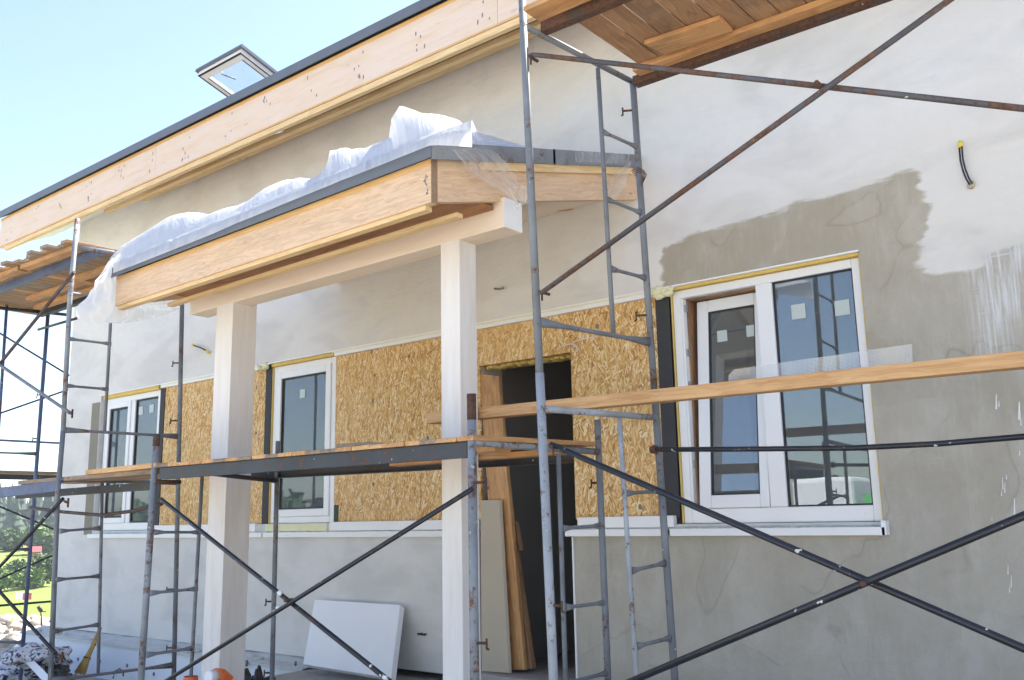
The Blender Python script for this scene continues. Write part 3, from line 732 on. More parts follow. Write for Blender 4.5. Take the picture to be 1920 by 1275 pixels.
# cables on the wall
def cable(pts, r, m='black', name='cable', caps=None, par=house):
    b = MB(); b.mat(m); b.tube(pts, r, 8)
    if caps:
        for p, q, rr, mm in caps: b.mat(mm); b.tube([p, q], rr, 8)
    return b.build(name, None, par)
a = atY(1799, 268, -.02); z_ = [atY(*q, -.02) for q in ((1801,276),(1803,300),(1808,320),(1814,335),(1821,346))]
b = MB(); b.mat('black'); b.tube([q+V((-.006, 0, 0)) for q in z_], .0045, 8); b.tube([q+V((.008, -.008, 0))for q in z_], .0045, 8)
b.mat('yellow'); b.tube([atY(1800,265,-.02), atY(1801,277,-.02)], .011, 8); b.mat('board'); b.blob(atY(1821,347,-.012), .018, .012, .018, .3, 9, 7, 2, 3)
b.build('cable', None, house)
zz = [atY(*q, -.04) for q in ((364,648),(376,652),(386,657))]
cable(zz, .007, 'black', 'cable', [(atY(360,646,-.045), zz[0], .011, 'yellow'), (zz[-1], atY(393,662,-.01), .013, 'yellow')])
cable([atY(*q, -.03) for q in ((927,541),(936,542),(944,540))], .008, 'nail', 'cable_end')
cable([atY(*q, -.02) for q in ((783,1188),(792,1190),(799,1189))], .006, 'black', 'cable_end')
cable([atY(*q, -.02) for q in ((784,1191),(790,1187),(797,1192))], .004, 'black', 'cable_end')
b = MB(); pts = [atY(*q, -.01) for q in ((1045,655),(1056,648),(1068,645),(1076,646),(1082,652),(1081,659),(1075,660),(1071,654),(1072,645),(1080,639),(1095,635),(1118,631))]
b.tube(pts, .0035, 7); b.build('loose_cord', 'white', house)

# =================================================================== PORCH
porch = empty('porch', (-4.5, -1.4, SLAB), 'timber lean-to porch with two whitewashed posts and an unpainted pine fascia', 'porch')
CY = -1.4
def col(px0, px1, py, side, m='washed'):
    a = atY(px0, py, CY); b_ = atY(px1, py, CY); w = b_.x-a.x
    b = MB(); b.box(a.x, b_.x, CY, CY+w, GZ-.2, 1.50, 2)
    return b.build('post', m, porch, bevel=.004), a.x, w
c1, cx1, cw = col(827, 863, 700, 0); c2, cx2, cw2 = col(401, 432, 700, 0)
bx0 = atY(357, 570, CY).x; bx1 = atY(945, 400, CY).x
zb0 = 1.50
b = MB(); b.hexa([V((bx0, CY-.003, 1.475)), V((bx1, CY-.003, 1.495)), V((bx1, CY+.15, 1.495)), V((bx0, CY+.15, 1.475)), V((bx0, CY-.003, 1.66)), V((bx1, CY-.003, 1.66)), V((bx1, CY+.15, 1.66)), V((bx0, CY+.15, 1.66))])
b.build('beam', 'beamwash', porch, bevel=.004)
b = MB(); b.hexa([V((bx1+.0005, CY-.002, 1.497)), V((bx1+.003, CY-.002, 1.497)), V((bx1+.003, CY+.149, 1.497)), V((bx1+.0005, CY+.149, 1.497)), V((bx1+.0005, CY-.002, 1.659)), V((bx1+.003, CY-.002, 1.659)), V((bx1+.003, CY+.149, 1.659)), V((bx1+.0005, CY+.149, 1.659))])
b.build('beam_end_lit', 'signwhite', porch)  # white sheet puts the lit end face of the beam into colour
FY = -1.93; PR = -2.95
TL, TR, BL, BR = atY(219, 520, FY), atY(809, 297, FY), atY(222, 572, FY), atY(822, 375, FY)
TR.x = BR.x = PR; BL.x = TL.x
b = MB(); b.mat('porch_wood'); dY = V((0, .042, 0))
b.hexa([BL, BR, BR+dY, BL+dY, TL, TR, TR+dY, TL+dY]); 
b.mat('endgrain'); b.hexa([BR+V((.001,0,0)), BR+V((.003,0,0)), BR+dY+V((.003,0,0)), BR+dY+V((.001,0,0)), TR+V((.001,0,0)), TR+V((.003,0,0)), TR+dY+V((.003,0,0)), TR+dY+V((.001,0,0))])
b.mat('nail')
for k in range(10):
    zz = BR.z+.03+random.random()*.16; xx = PR-.02-random.random()*.03; b.add([(xx-.004, FY-.001, zz-.006), (xx+.004, FY-.001, zz-.006), (xx+.004, FY-.001, zz+.006), (xx-.004, FY-.001, zz+.006)], [(0,1,2,3)])
b.build('front_fascia', None, porch)
b = MB(); o_ = V((0, -.003, 0)); q_ = V((0, -.0005, 0)); t_ = TL-V((0,0,.028)); t2_ = TR-V((0,0,.032))
b.hexa([t_+o_, t2_+o_, t2_+q_, t_+q_, TL+o_, TR+o_, TR+q_, TL+q_]); b.build('fascia_strip', 'orange_edge', porch)
# rake: slope to the wall
WT = atX(1183, 308, PR); WB = atX(1176, 372, PR); 
RW = V((PR, -.01, 0))
slope = (2.24-TR.z)/(-.01-FY)
def pz(y, base): return base + (y-FY)*slope
y0r, y1r = FY+.043, -.004
b = MB(); b.hexa([V((PR-.042, y0r, pz(y0r, BR.z))), V((PR, y0r, pz(y0r, BR.z))), V((PR, y1r, pz(y1r, BR.z))), V((PR-.042, y1r, pz(y1r, BR.z))),
                  V((PR-.042, y0r, pz(y0r, TR.z))), V((PR, y0r, pz(y0r, TR.z))), V((PR, y1r, pz(y1r, TR.z))), V((PR-.042, y1r, pz(y1r, TR.z)))], 1)
b.build('side_fascia', 'porch_wood', porch)
xl = TL.x
b = MB(); b.hexa([V((xl, y0r, pz(y0r, BL.z))), V((xl+.042, y0r, pz(y0r, BL.z))), V((xl+.042, y1r, pz(y1r, BL.z))), V((xl, y1r, pz(y1r, BL.z))),
                  V((xl, y0r, pz(y0r, TL.z))), V((xl+.042, y0r, pz(y0r, TL.z))), V((xl+.042, y1r, pz(y1r, TL.z))), V((xl, y1r, pz(y1r, TL.z)))], 1)
b.build('side_fascia', 'porch_wood', porch)
b = MB(); b.beam((PR+.014, FY+.35, pz(FY+.35, TR.z)-.035), (PR+.014, -.08, pz(-.08, TR.z)-.035), .024, .045); b.build('side_batten', 'pine_pale', porch)
# roofing and flashing
rf = MB()
rf.hexa([V((xl-.05, FY-.03, TL.z+.004)), V((PR+.03, FY-.03, TR.z+.004)), V((PR+.03, -.004, pz(0, TR.z))), V((xl-.05, -.004, pz(0, TL.z))),
         V((xl-.05, FY-.03, TL.z+.05)), V((PR+.03, FY-.03, TR.z+.066)), V((PR+.03, -.004, pz(0, TR.z)+.06)), V((xl-.05, -.004, pz(0, TL.z)+.05))])
rf.build('porch_roof', 'flashing', porch)
b = MB()
b.hexa([V((xl-.055, FY-.038, TL.z-.008)), V((PR+.036, FY-.038, TR.z-.012)), V((PR+.036, FY-.031, TR.z-.012)), V((xl-.055, FY-.031, TL.z-.008)),
        V((xl-.055, FY-.038, TL.z+.058)), V((PR+.036, FY-.038, TR.z+.075)), V((PR+.036, FY-.031, TR.z+.075)), V((xl-.055, FY-.031, TL.z+.058))])
b.build('front_flashing', 'flashing', porch)
b = MB()
for (ya, yb) in ((FY-.031, -.95), (-.97, -.004)):
    b.hexa([V((PR+.031, ya, pz(ya, TR.z)-.014)), V((PR+.038, ya, pz(ya, TR.z)-.014)), V((PR+.038, yb, pz(yb, TR.z)-.014)), V((PR+.031, yb, pz(yb, TR.z)-.014)),
            V((PR+.031, ya, pz(ya, TR.z)+.076)), V((PR+.038, ya, pz(ya, TR.z)+.076)), V((PR+.038, yb, pz(yb, TR.z)+.074)), V((PR+.031, yb, pz(yb, TR.z)+.074))])
b.build('side_flashing', 'steel', porch)
# soffit: boarding, battens
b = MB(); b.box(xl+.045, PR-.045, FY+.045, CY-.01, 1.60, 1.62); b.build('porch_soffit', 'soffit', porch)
for y, dz in ((FY+.015, 0), (FY+.24, .022)):
    b = MB(); b.beam((xl+.01 if dz == 0 else xl+.25, y+.02, BL.z-.012+dz), (PR-.05, y+.02, BR.z-.012+dz), .045, .024); b.build('batten', 'pine_pale', porch)
b = MB()
n = 17
for i in range(n):
    x = xl+.05+(PR-xl-.1)*i/n; wd = (PR-xl-.1)/n-.003
    b.hexa([V((x, CY+.151, 1.67)), V((x+wd, CY+.151, 1.67)), V((x+wd, -.005, pz(0, TR.z)-.17)), V((x, -.005, pz(0, TR.z)-.17)),
            V((x, CY+.151, 1.685)), V((x+wd, CY+.151, 1.685)), V((x+wd, -.005, pz(0, TR.z)-.155)), V((x, -.005, pz(0, TR.z)-.155))], 1)
b.build('ceiling_boards', 'beamwash', porch)
for x in (-5.6, -4.9, -4.2, -3.5):
    b = MB(); b.hexa([V((x, FY+.05, pz(FY+.05, TL.z)-.12)), V((x+.05, FY+.05, pz(FY+.05, TL.z)-.12)), V((x+.05, -.01, pz(0, TL.z)-.12)), V((x, -.01, pz(0, TL.z)-.12)),
                      V((x, FY+.05, pz(FY+.05, TL.z)-.005)), V((x+.05, FY+.05, pz(FY+.05, TL.z)-.005)), V((x+.05, -.01, pz(0, TL.z)-.005)), V((x, -.01, pz(0, TL.z)-.005))], 1)
    b.build('rafter', 'pine', porch)

# =================================================================== PLASTIC SHEET
sheet = empty('plastic_sheet', (-4.5, -1.5, 1.8), 'crumpled white plastic sheet heaped along the porch roof with its tail hanging over the corner', 'plastic sheet')
crest = [(205,492),(228,470),(262,448),(300,428),(350,409),(400,405),(440,403),(465,392),(490,376),(530,362),(570,350),(600,336),(612,318),(618,290),(634,288),(655,294),(690,284),(715,272),(733,262),(733,225),(748,203),(780,212),(815,224),(850,236),(872,243),(888,256),(900,268)]
base = [(212,512),(228,506),(262,493),(300,478),(350,458),(400,438),(440,420),(465,410),(490,400),(530,383),(570,367),(600,355),(612,350),(622,346),(640,338),(662,330),(695,317),(720,307),(740,299),(752,294),(765,289),(785,281),(805,273),(820,272),(840,273),(860,274),(885,276)]
def crumple(u, v, seed, amp=.05):
    rn = random.Random(seed); w1 = noise.noise(V((u*1.1, v*1.5, seed)))*.5; w2 = noise.noise(V((u*1.3, v*1.2, seed+9)))*.5; h = 0
    for k in range(6):
        a_ = rn.uniform(0, math.pi); f_ = rn.uniform(.8, 1.2)*(1+k*.7); ph = rn.random()
        q = ((u+w1)*math.cos(a_)+(v+w2)*math.sin(a_))*f_+ph; q -= math.floor(q)
        h += (abs(q-.5)*2-.5)*amp/(1+k*.55)
    return h
NS = 260; NP = 44; vs = []; gs = []; L = len(crest)-1
def lerp(arr, t):
    i = min(int(t), len(arr)-2); f_ = t-i; return (arr[i][0]+(arr[i+1][0]-arr[i][0])*f_, arr[i][1]+(arr[i+1][1]-arr[i][1])*f_)
for i in range(NS+1):
    t = L*i/NS; c_ = atY(*lerp(crest, t), -1.60); b_ = atY(*lerp(base, t), -1.995)
    zr = pz(-1.6, TL.z)+.05
    bk = V((c_.x-.1, -.75, pz(-.75, TL.z)+.08))
    for j in range(NP+1):
        s_ = j/NP
        if s_ < .55:
            k = s_/.55; p = b_.lerp(c_, k); p.z += math.sin(k*math.pi)*.25*(c_.z-b_.z)
            p.y -= 0
        else:
            k = (s_-.55)/.45; p = c_.lerp(bk, k); p.z += -.0 + math.sin(k*math.pi)*.02
        env = math.sin(min(1, s_*2.4)*math.pi/2)*(1 if s_ < .5 else 1)
        env *= .15+.85*min(1, abs(s_-.55)/.25)
        nn = noise.noise(V((p.x*1.3, s_*2, 0)))*.05 + crumple(p.x, s_*.9, 1)
        p = p + V((noise.noise(V((t*.6, s_*2, 9)))*.03, nn*.5, nn))*env
        # keep above the roof
        if p.y > FY-.05: p.z = max(p.z, pz(p.y, TL.z + (TR.z-TL.z)*max(0, min(1, (p.x-xl)/(PR-xl))))+.105)
        vs.append(p); gs.append((t*.15, s_, 0))
b = MB(); b.add(vs, [(i*(NP+1)+j, (i+1)*(NP+1)+j, (i+1)*(NP+1)+j+1, i*(NP+1)+j+1) for i in range(NS) for j in range(NP)], gs, True)
o = b.build('sheet_heap', 'film_dense', sheet)
def drape(rows, name, m, nu=24, amp=.02, sub=14, fold=9):
    """rows of points top to bottom; loft with folds"""
    R_ = len(rows)-1; vs = []; gs = []
    for i in range(sub*R_+1):
        t = i/sub; k = min(int(t), R_-1); f_ = t-k; f_ = f_*f_*(3-2*f_)*.5+f_*.5
        A_, B_ = rows[k], rows[k+1]
        for j in range(nu+1):
            u = j/nu*(len(A_)-1); q = min(int(u), len(A_)-2); w_ = u-q
            p = A_[q].lerp(A_[q+1], w_).lerp(B_[q].lerp(B_[q+1], w_), f_)
            n1 = noise.noise(V((u*fold/ (len(A_)-1), t*1.4, 3)))*amp*(.3+t/R_*.7)
            n2 = abs(noise.noise(V((u*fold*2/(len(A_)-1)+t, t*2, 7))))*amp*.8*(.3+t/R_*.7)
            c_ = crumple(u*.5, t*.3, 5, amp*1.1)*(.3+t/R_*.7); n2 = n2*.4+c_; vs.append(p + V((n1*.6, n1+n2, n2*.4))); gs.append((j/nu*1.0, t*.4, 0))
    n_r = sub*R_+1
    b = MB(); b.add(vs, [(i*(nu+1)+j, (i+1)*(nu+1)+j, (i+1)*(nu+1)+j+1, i*(nu+1)+j+1) for i in range(n_r-1) for j in range(nu)], gs, True)
    o = b.build(name, m, sheet); md = o.modifiers.new('s', 'SUBSURF'); md.levels = md.render_levels = 1
    return o
# tail over the right corner
def rowX(pts, x): return [atX(px, py, x) for px, py in pts]
drape([[atX(842,270,PR-.1), atX(870,258,PR-.05), atX(905,268,PR-.02)], rowX([(845,282),(885,279),(925,281)], PR+.05), rowX([(868,305),(912,305),(945,300)], PR+.07), rowX([(900,335),(935,335),(968,325)], PR+.09), rowX([(945,362),(962,352),(984,345)], PR+.11), rowX([(965,392),(973,388),(985,380)], PR+.11)], 'sheet_tail', 'film_thin', 26, .03, 12, 7)
# left hanging part
l1 = [atX(px, py, -6.04) for px, py in ((203,492),(212,492),(222,490))]
drape([[atY(205,490,-2.12), atY(212,486,-2.0), atY(230,474,-1.85), atY(255,458,-1.6)], [atY(176,528,-2.2), atY(192,524,-2.08), atY(218,515,-1.9), atY(262,505,-1.65)],
       [atY(157,562,-2.22), atY(182,570,-2.08), atY(214,565,-1.9), atY(262,555,-1.65)], [atY(149,596,-2.22), atY(180,606,-2.08), atY(216,604,-1.9), atY(258,598,-1.65)]], 'sheet_left_end', 'film_dense2', 30, .05, 14, 8)
drape([[atY(215,500,-1.2), atY(262,520,-1.05), atY(310,530,-.95), atY(356,545,-.85)], [atY(215,575,-1.2), atY(262,575,-1.05), atY(310,572,-.95), atY(356,562,-.85)],
       [atY(218,608,-1.2), atY(265,600,-1.05), atY(310,592,-.95), atY(352,572,-.85)]], 'sheet_inner_fold', 'film_thin', 26, .03, 12, 6)
# film over the side flashing by the wall
drape([[atX(1075,284,PR+.045), atX(1130,286,PR+.045), atX(1180,289,PR+.045)], [atX(1078,304,PR+.05), atX(1130,306,PR+.05), atX(1182,309,PR+.05)]], 'film_strip', 'film_thin', 20, .006, 4, 12)
drape([[atX(1182,300,PR+.05), atX(1186,300,PR+.05)], [atX(1150,325,PR+.05), atX(1180,325,PR+.05)], [atX(1140,350,PR+.06), atX(1172,350,PR+.06)], [atX(1142,372,PR+.06), atX(1158,370,PR+.06)]], 'film_corner', 'film_thin', 12, .02, 8, 5)

# =================================================================== SCAFFOLDS
TR_ = .0168
def tubepart(name, pts, r, m, par, **k):
    b = MB(); b.tube(pts, r, 14, **k); return b.build(name, m, par)
def rung(a, b_, m, par, r=.0088, name='rung'):
    """flattened ends where it meets the uprights"""
    d = b_-a; pts = [a, a+d*.10, a+d*.22, a+d*.78, a+d*.90, b_]
    b = MB(); b.tube(pts, [r*1.05, r*1.1, r, r, r*1.1, r*1.05], 10, True, None, [2.1, 1.5, 1, 1, 1.5, 2.1]); return b.build(name, m, par)
def bolt(p, d, par):
    b = MB(); d = V(d).normalized(); p = p-d*.022; b.tube([p, p+d*.058], .006, 8); q = p+d*.058
    b.tube([q+V((0, 0, .018)), q-V((0, 0, .024))], .0045, 8); b.tube([q-V((0,0,.024)), q-V((0,0,.024))+d*.010], .0045, 8); return b.build('wing_bolt', 'rustiron', par)
def collar(p, par, m='steel_light'):
    b = MB(); b.tube([p-V((0,0,.02)), p+V((0,0,.02))], TR_+.005, 14); b.tube([p-V((0,0,.004)), p+V((0,0,.004))], TR_+.009, 14); return b.build('collar', m, par)

# ---- A: right tower
sA = empty('scaffold', (-2.28, -2, SLAB), 'tall two-storey tube scaffold in front of the big window with long crossed braces', 'scaffold', 'tube scaffolds round the house')
XA = -2.28
t0, t1 = atY(979, 0, -2), atY(1012, 705, -2); t2, t3 = atY(1010, 705, -2), atY(1037, 1275, -2)
tubepart('pole', [extz(t0, t1, 2.6), t1], TR_, 'steel', sA); tubepart('pole', [t1+V((0,0,.012)), extz(t2, t3, GZ)], TR_+.0015, 'steel_light', sA)
q0, q1 = atX(1187, 160, XA), atX(1227, 735, XA); q2, q3 = atX(1225, 735, XA), atX(1265, 1275, XA)
tubepart('pole', [extz(q0, q1, 2.19), q1], TR_, 'steel', sA); tubepart('pole', [q1+V((0,0,.012)), extz(q2, q3, SLAB)], TR_+.001, 'steel', sA)
def onfront(py, a=t0, b=t1):
    z = atY(1000, py, -2).z; return extz(a, b, z)
tubepart('top_bar', [atY(982, 48, -2), atX(1187, 154, XA)], .0145, 'steel', sA)
rung(atY(1007, 603, -2), atX(1216, 641, XA), 'steel', sA, .011, 'bottom_bar')
tubepart('top_bar', [atY(1016, 766, -2), atX(1229, 783, XA)], .0145, 'steel_light', sA)
stA1 = tubepart('ladder_stile', [atX(1121, 128, XA), atX(1150, 627, XA)], .0112, 'steel', sA)
stA2 = tubepart('ladder_stile', [atX(1161, 780, XA), extz(atX(1161, 780, XA), atX(1193, 1262, XA), SLAB+.08)], .0112, 'steel_light', sA)
for a, b_ in (((1128,246),(1195,276)), ((1137,373),(1202,399)), ((1146,504),(1210,521)), ((1173,925),(1240,921)), ((1184,1070),(1247,1056)), ((1194,1212),(1257,1196))):
    rung(atX(*a, XA), atX(*b_, XA), 'steel', stA1 if a[1] < 700 else stA2)
# far frame of the tower, beyond the right edge
XB = .27
f0 = V((XB, -2, GZ)); r_ = V((XB, -1.1, SLAB))
tubepart('pole', [f0, V((XB, -2, 2.6))], TR_, 'steel', sA); tubepart('pole', [r_, V((XB, -1.1, 2.2))], TR_, 'steel', sA)
tubepart('top_bar', [V((XB, -2, 2.15)), V((XB, -1.1, 2.15))], .0145, 'steel', sA); tubepart('top_bar', [V((XB, -2, .4)), V((XB, -1.1, .4))], .0145, 'steel', sA)
tubepart('ladder_stile', [V((XB, -1.4, SLAB)), V((XB, -1.4, 2.15))], .0112, 'steel', sA)
for z in (-.8, -.4, 0, .8, 1.2, 1.6): rung(V((XB, -1.4, z)), V((XB, -1.1, z)), 'steel', sA)
YF = -2.035
a, b_ = atY(992, 105, YF), atY(1920, 205, YF); tubepart('cross_brace', [a, a+V((.02,0,-.0)), extx(a, b_, XB)], .0105, 'steel_rust', sA)
a, b_ = atY(1014, 550, YF-.035), atY(1780, 0, YF-.035); tubepart('cross_brace', [a, extx(a, b_, XB-.1)], .0105, 'steel_rust', sA)
a, b_ = atY(1033, 833, YF), atY(1920, 1216, YF); tubepart('cross_brace', [a, extx(a, b_, XB)], .0118, 'steel_black', sA)
a, b_ = atY(1187, 1276, YF-.037), atY(1922, 966, YF-.037); tubepart('cross_brace', [extx(b_, a, -2.24), extx(a, b_, XB)], .0122, 'steel_black', sA)
for px, py in ((1540,163), (1626,1093)):
    p = atY(px, py, YF-.02); tubepart('pivot_bolt', [p+V((0,.03,0)), p-V((0,.045,0))], .0085, 'rustiron', sA)
for px, py in ((995,107), (1016,548), (1037,838)):
    b = MB(); p = atY(px, py, -2.04); b.tube([p+V((0,.05,0)), p-V((0,.018,0))], .007, 8); b.tube([p, p-V((0,0,.035))], .0045, 8); b.build('brace_pin', 'rustiron', sA)
pts = [atY(1222,843,-1.11), atY(1400,842,-1.11), atY(1600,840,-1.11), atY(1760,832,-1.11), atY(1925,818,-1.11)]
pts.append(extx(pts[3], pts[4], XB)); tubepart('back_rail', pts, .0118, 'steel_black', sA)
b = MB(); b.blob(pts[0]+V((.01,0,0)), .022, .024, .019, .25, 10, 7, 2, 1); b.build('rail_clamp', 'rustiron', sA)
bolt(atX(1187,205,XA)+V((-.02,0,0)), (-1,-.6,0), sA); bolt(atX(1213,590,XA)+V((-.02,0,0)), (-1,-.6,0), sA)
bolt(atY(1030,1135,-2)+V((.02,0,0)), (1,.2,0), sA)
b = MB()
for k in range(4):
    p = atX(1196+k*2, 322+k*3, XA); b.tube([p+V((-.02,-.03,.0)), p+V((.02,-.032,.01)), p+V((.035,0,0)), p+V((.03,-.02,-.09+.02*k))], .0022, 5)
b.build('wire_tie', 'rustiron', sA)
# steel edge members carrying the top platform
za = 2.185
b = MB(); A_ = atZ(1020, 60, 2.17); b.beam(V((A_.x, -1.875, za)), V((XB+.1, -1.84, za)), .045, .05); b.build('deck_beam', 'rustiron', sA)
b = MB(); b.beam(V((-2.25, -1.15, za-.005)), V((XB+.1, -1.13, za-.005)), .055, .045); b.build('deck_beam', 'rustiron', sA)

# ---- B: middle scaffold under the porch
sB = empty('scaffold', (-3.9, -1.6, SLAB), 'low one-storey tube scaffold standing around the porch posts with a dark channel deck edge', 'scaffold', 'tube scaffolds round the house')
X3 = atY(885, 838, -2).x; X5 = atY(292, 880, -2).x
a, b_ = atY(884, 740, -2), atY(890, 1275, -2); tubepart('pole', [a, extz(a, b_, GZ)], .0195, 'steel_worn', sB)
tubepart('pole_end', [extz(a, b_, a.z-.11), a+V((0,0,.003))], 0.0205, 'rustiron', sB)
a, b_ = atX(1120, 787, X3), atX(1140, 1275, X3); tubepart('pole', [a, extz(a, b_, SLAB)], TR_, 'steel', sB)
a, b_ = atX(1047, 850, X3), atX(1060, 1262, X3); stB1 = tubepart('ladder_stile', [a, extz(a, b_, SLAB+.05)], .0112, 'steel', sB)
tubepart('top_bar', [atY(886, 829, -2), atX(1122, 847, X3)], .0165, 'steel_worn', sB)
for p1, p2 in (((1054,991),(1128,985)), ((1061,1139),(1134,1130)), ((1065,1280),(1138,1262))): rung(atX(*p1, X3), atX(*p2, X3), 'steel', stB1)
a, b_ = atY(294, 815, -2), atY(264, 1275, -2); tubepart('pole', [a, extz(a, b_, GZ)], .0195, 'steel_worn', sB)
tubepart('pole_end', [extz(a, b_, a.z-.07), a+V((0,0,.003))], 0.0205, 'rustiron', sB)
a, b_ = atX(521, 827, X5), atX(510, 1268, X5); tubepart('pole', [a, extz(a, b_, SLAB-.2)], TR_*.95, 'steel', sB)
a, b_ = atX(379, 893, X5), atX(358, 1270, X5); stB2 = tubepart('ladder_stile', [a, extz(a, b_, GZ+.05)], .0112, 'steel', sB)
tubepart('top_bar', [atY(291, 876, -2), atX(519, 902, X5)], .015, 'steel_dark', sB); tubepart('stub', [atY(291, 903, -2), atX(338, 904, X5)], .013, 'rustiron', sB)
for p1, p2 in (((288,998),(376,998)), ((282,1112),(370,1104)), ((275,1228),(362,1215))): rung(atX(*p1, X5), atX(*p2, X5), 'steel', stB2)
a, b_ = atY(302, 936, YF), atY(725, 1273, YF); tubepart('cross_brace', [a, extx(a, b_, X3)], .0115, 'steel_black', sB)
a, b_ = atY(885, 917, YF-.035), atY(330, 1265, YF-.035); tubepart('cross_brace', [a, extx(a, b_, X5+.05)], .011, 'steel_black', sB)
p = atY(546, 1125, YF-.02); tubepart('pivot_bolt', [p+V((0,.03,0)), p-V((0,.04,0))], .0085, 'rustiron', sB)
b = MB()
for px, py in ((524,1112),(516,1148),(522,1140),(722,1270)):
    p = atY(px, py, YF-.022); b.blob(p, .02, .012, .012, .4, 8, 6, 2, px)
b.build('paint_splash', 'drip', sB)
bolt(atX(512,1128,X5)+V((-.02,0,0)), (-1,-.6,0), sB); bolt(atX(509,1262,X5)+V((-.02,0,0)), (-1,-.6,0), sB)
bolt(atX(1128,905,X3)+V((-.02,0,0)), (-1,-.6,0), sB); bolt(atY(890,905,-2)+V((.02,0,0)), (1,.4,0), sB); bolt(atY(890,1205,-2)+V((.02,0,0)), (1,.4,0), sB)
def channel(a, b_, h, d, m, name, par, t=.005, flip=1):
    a = V(a); b_ = V(b_); b = MB(); u = V((0,0,1)); s_ = V((0, flip, 0))
    b.beam(a, b_, t, h); b.beam(a+s_*(d/2+t/2)+u*(h/2-t/2), b_+s_*(d/2+t/2)+u*(h/2-t/2), d, t); b.beam(a+s_*(d/2+t/2)-u*(h/2-t/2), b_+s_*(d/2+t/2)-u*(h/2-t/2), d, t)
    return b.build(name, m, par)
a, b_ = atY(300, 888, -2.0), atY(876, 843, -2.0); channel(a, b_, .066, .04, 'steel_dark', 'deck_beam', sB)
a, b_ = atY(448, 893, -1.1), atY(1075, 857, -1.1); channel(a, b_, .06, .04, 'steel_dark', 'deck_beam', sB, flip=-1)

# ---- C: left scaffold
sC = empty('scaffold', (-6.4, -2, GZ), 'tall ladder-frame scaffold at the left corner of the house with a raised plank platform', 'scaffold', 'tube scaffolds round the house')
XC = -6.4; XD = -8.76
p_ = [atY(145,410,-2), atY(131,560,-2), atY(118,808,-2), atY(108,930,-2), atY(95,1270,-2)]
tubepart('pole', [p_[0], p_[1], p_[2]], TR_, 'steel_worn', sC); tubepart('pole', [p_[2], p_[3], extz(p_[3], p_[4], GZ)], TR_, 'steel', sC)
a, b_ = atX(343, 500, XC), atX(326, 1262, XC); tubepart('pole', [a, extz(a, b_, GZ)], TR_, 'steel', sC)
tubepart('top_bar', [atY(135, 462, -2), atX(216, 474, XC), atX(344, 505, XC)], .0145, 'steel', sC)
stC1 = tubepart('ladder_stile', [atX(214, 478, XC), atX(196, 812, XC)], .0112, 'steel', sC)
stC2 = tubepart('ladder_stile', [atX(192, 905, XC), atX(184, 1262, XC)], .0112, 'steel', sC)
for p1, p2 in (((130,550),(210,556)), ((127,635),(208,645)), ((123,723),(203,730)), ((112,996),(188,990)), ((105,1087),(187,1080)), ((100,1184),(186,1171))):
    rung(atY(*p1, -2), atX(*p2, XC), 'steel', stC1 if p1[1] < 800 else stC2)
rung(atY(118,806,-2), atX(332,818,XC), 'steel', sC, .0105, 'bottom_bar'); tubepart('top_bar', [atY(112,898,-2), atX(329,906,XC)], .0145, 'steel', sC)
rung(atY(96,1276,-2), atX(324,1247,XC), 'steel', sC, .0105, 'bottom_bar')
tubepart('pole', [V((XD, -2, GZ)), V((XD, -2, 2.2))], TR_, 'steel', sC)
a, b_ = atX(90, 588, XD), atX(42, 1222, XD); tubepart('pole', [a+V((0,0,.1)), extz(a, b_, GZ)], TR_, 'steel_blue', sC)
a = atX(17, 507, XD); b_ = atX(3, 720, XD); tubepart('ladder_stile', [a, extz(a, b_, GZ+.1)], .013, 'steel_blue', sC)
tubepart('top_bar', [V((XD, -2, 1.94)), atX(124, 590, XD)], .015, 'steel_dark', sC)
for py1, py2 in ((850,850), (825,829)): pass
rung(V((XD, -2, atX(0,850,XD).z)), atX(72, 851, XD), 'steel', sC); rung(atX(-90,1200,XD), atX(44, 1205, XD), 'steel', sC); rung(atX(-90,1030,XD), atX(58,1030,XD), 'steel', sC)
a, b_ = atY(131, 520, YF), atY(8, 672, YF); tubepart('cross_brace', [a+(a-b_)*.06, extx(a, b_, XD)], .012, 'steel_rust', sC)
a, b_ = atY(131, 774, YF-.035), atY(8, 690, YF-.035); tubepart('cross_brace', [a, extx(a, b_, XD)], .012, 'steel', sC)
a, b_ = atY(118, 935, YF), atY(0, 1062, YF); tubepart('cross_brace', [a, extx(a, b_, XD)], .0115, 'steel_black', sC)
a, b_ = atY(105, 1226, YF), atY(0, 1110, YF); tubepart('cross_brace', [a, extx(a, b_, XD)], .0115, 'steel_black', sC)
for px, py in ((129,774),(121,940),(110,1228)):
    a = MB(); p = atY(px, py, YF); a.tube([p, p+V((.05,0,-.01))], .009, 8); a.tube([p+V((.05,0,.02)), p+V((.05,0,-.04))], .007, 8); a.build('brace_pin', 'rustiron', sC)
tubepart('back_rail', [atX(72,618,XD), atY(160,592,-1.1)], .012, 'steel_dark', sC)
bolt(atX(335,680,XC)+V((-.02,0,0)), (-1,-.6,0), sC); bolt(atX(331,788,XC)+V((-.02,0,0)), (-1,-.6,0), sC); bolt(atX(324,1105,XC)+V((-.02,0,0)), (-1,-.6,0), sC); bolt(atX(324,1215,XC)+V((-.02,0,0)), (-1,-.6,0), sC)
bolt(atX(78,740,XD)+V((-.02,0,0)), (-1,-.6,0), sC); bolt(atX(70,822,XD)+V((-.02,0,0)), (-1,-.6,0), sC)
pts = [atY(56,952,-1.75), atY(120,960,-1.72), atY(190,966,-1.7), atY(250,958,-1.68), atY(303,945,-1.66)]
tubepart('loose_rail', pts, .012, 'steel_rust', sC)
za = 1.975
b = MB(); b.beam((XC-.02, -1.80, za), (XD-.05, -1.80, za), .05, .05); b.build('deck_beam', 'steel_blue', sC)
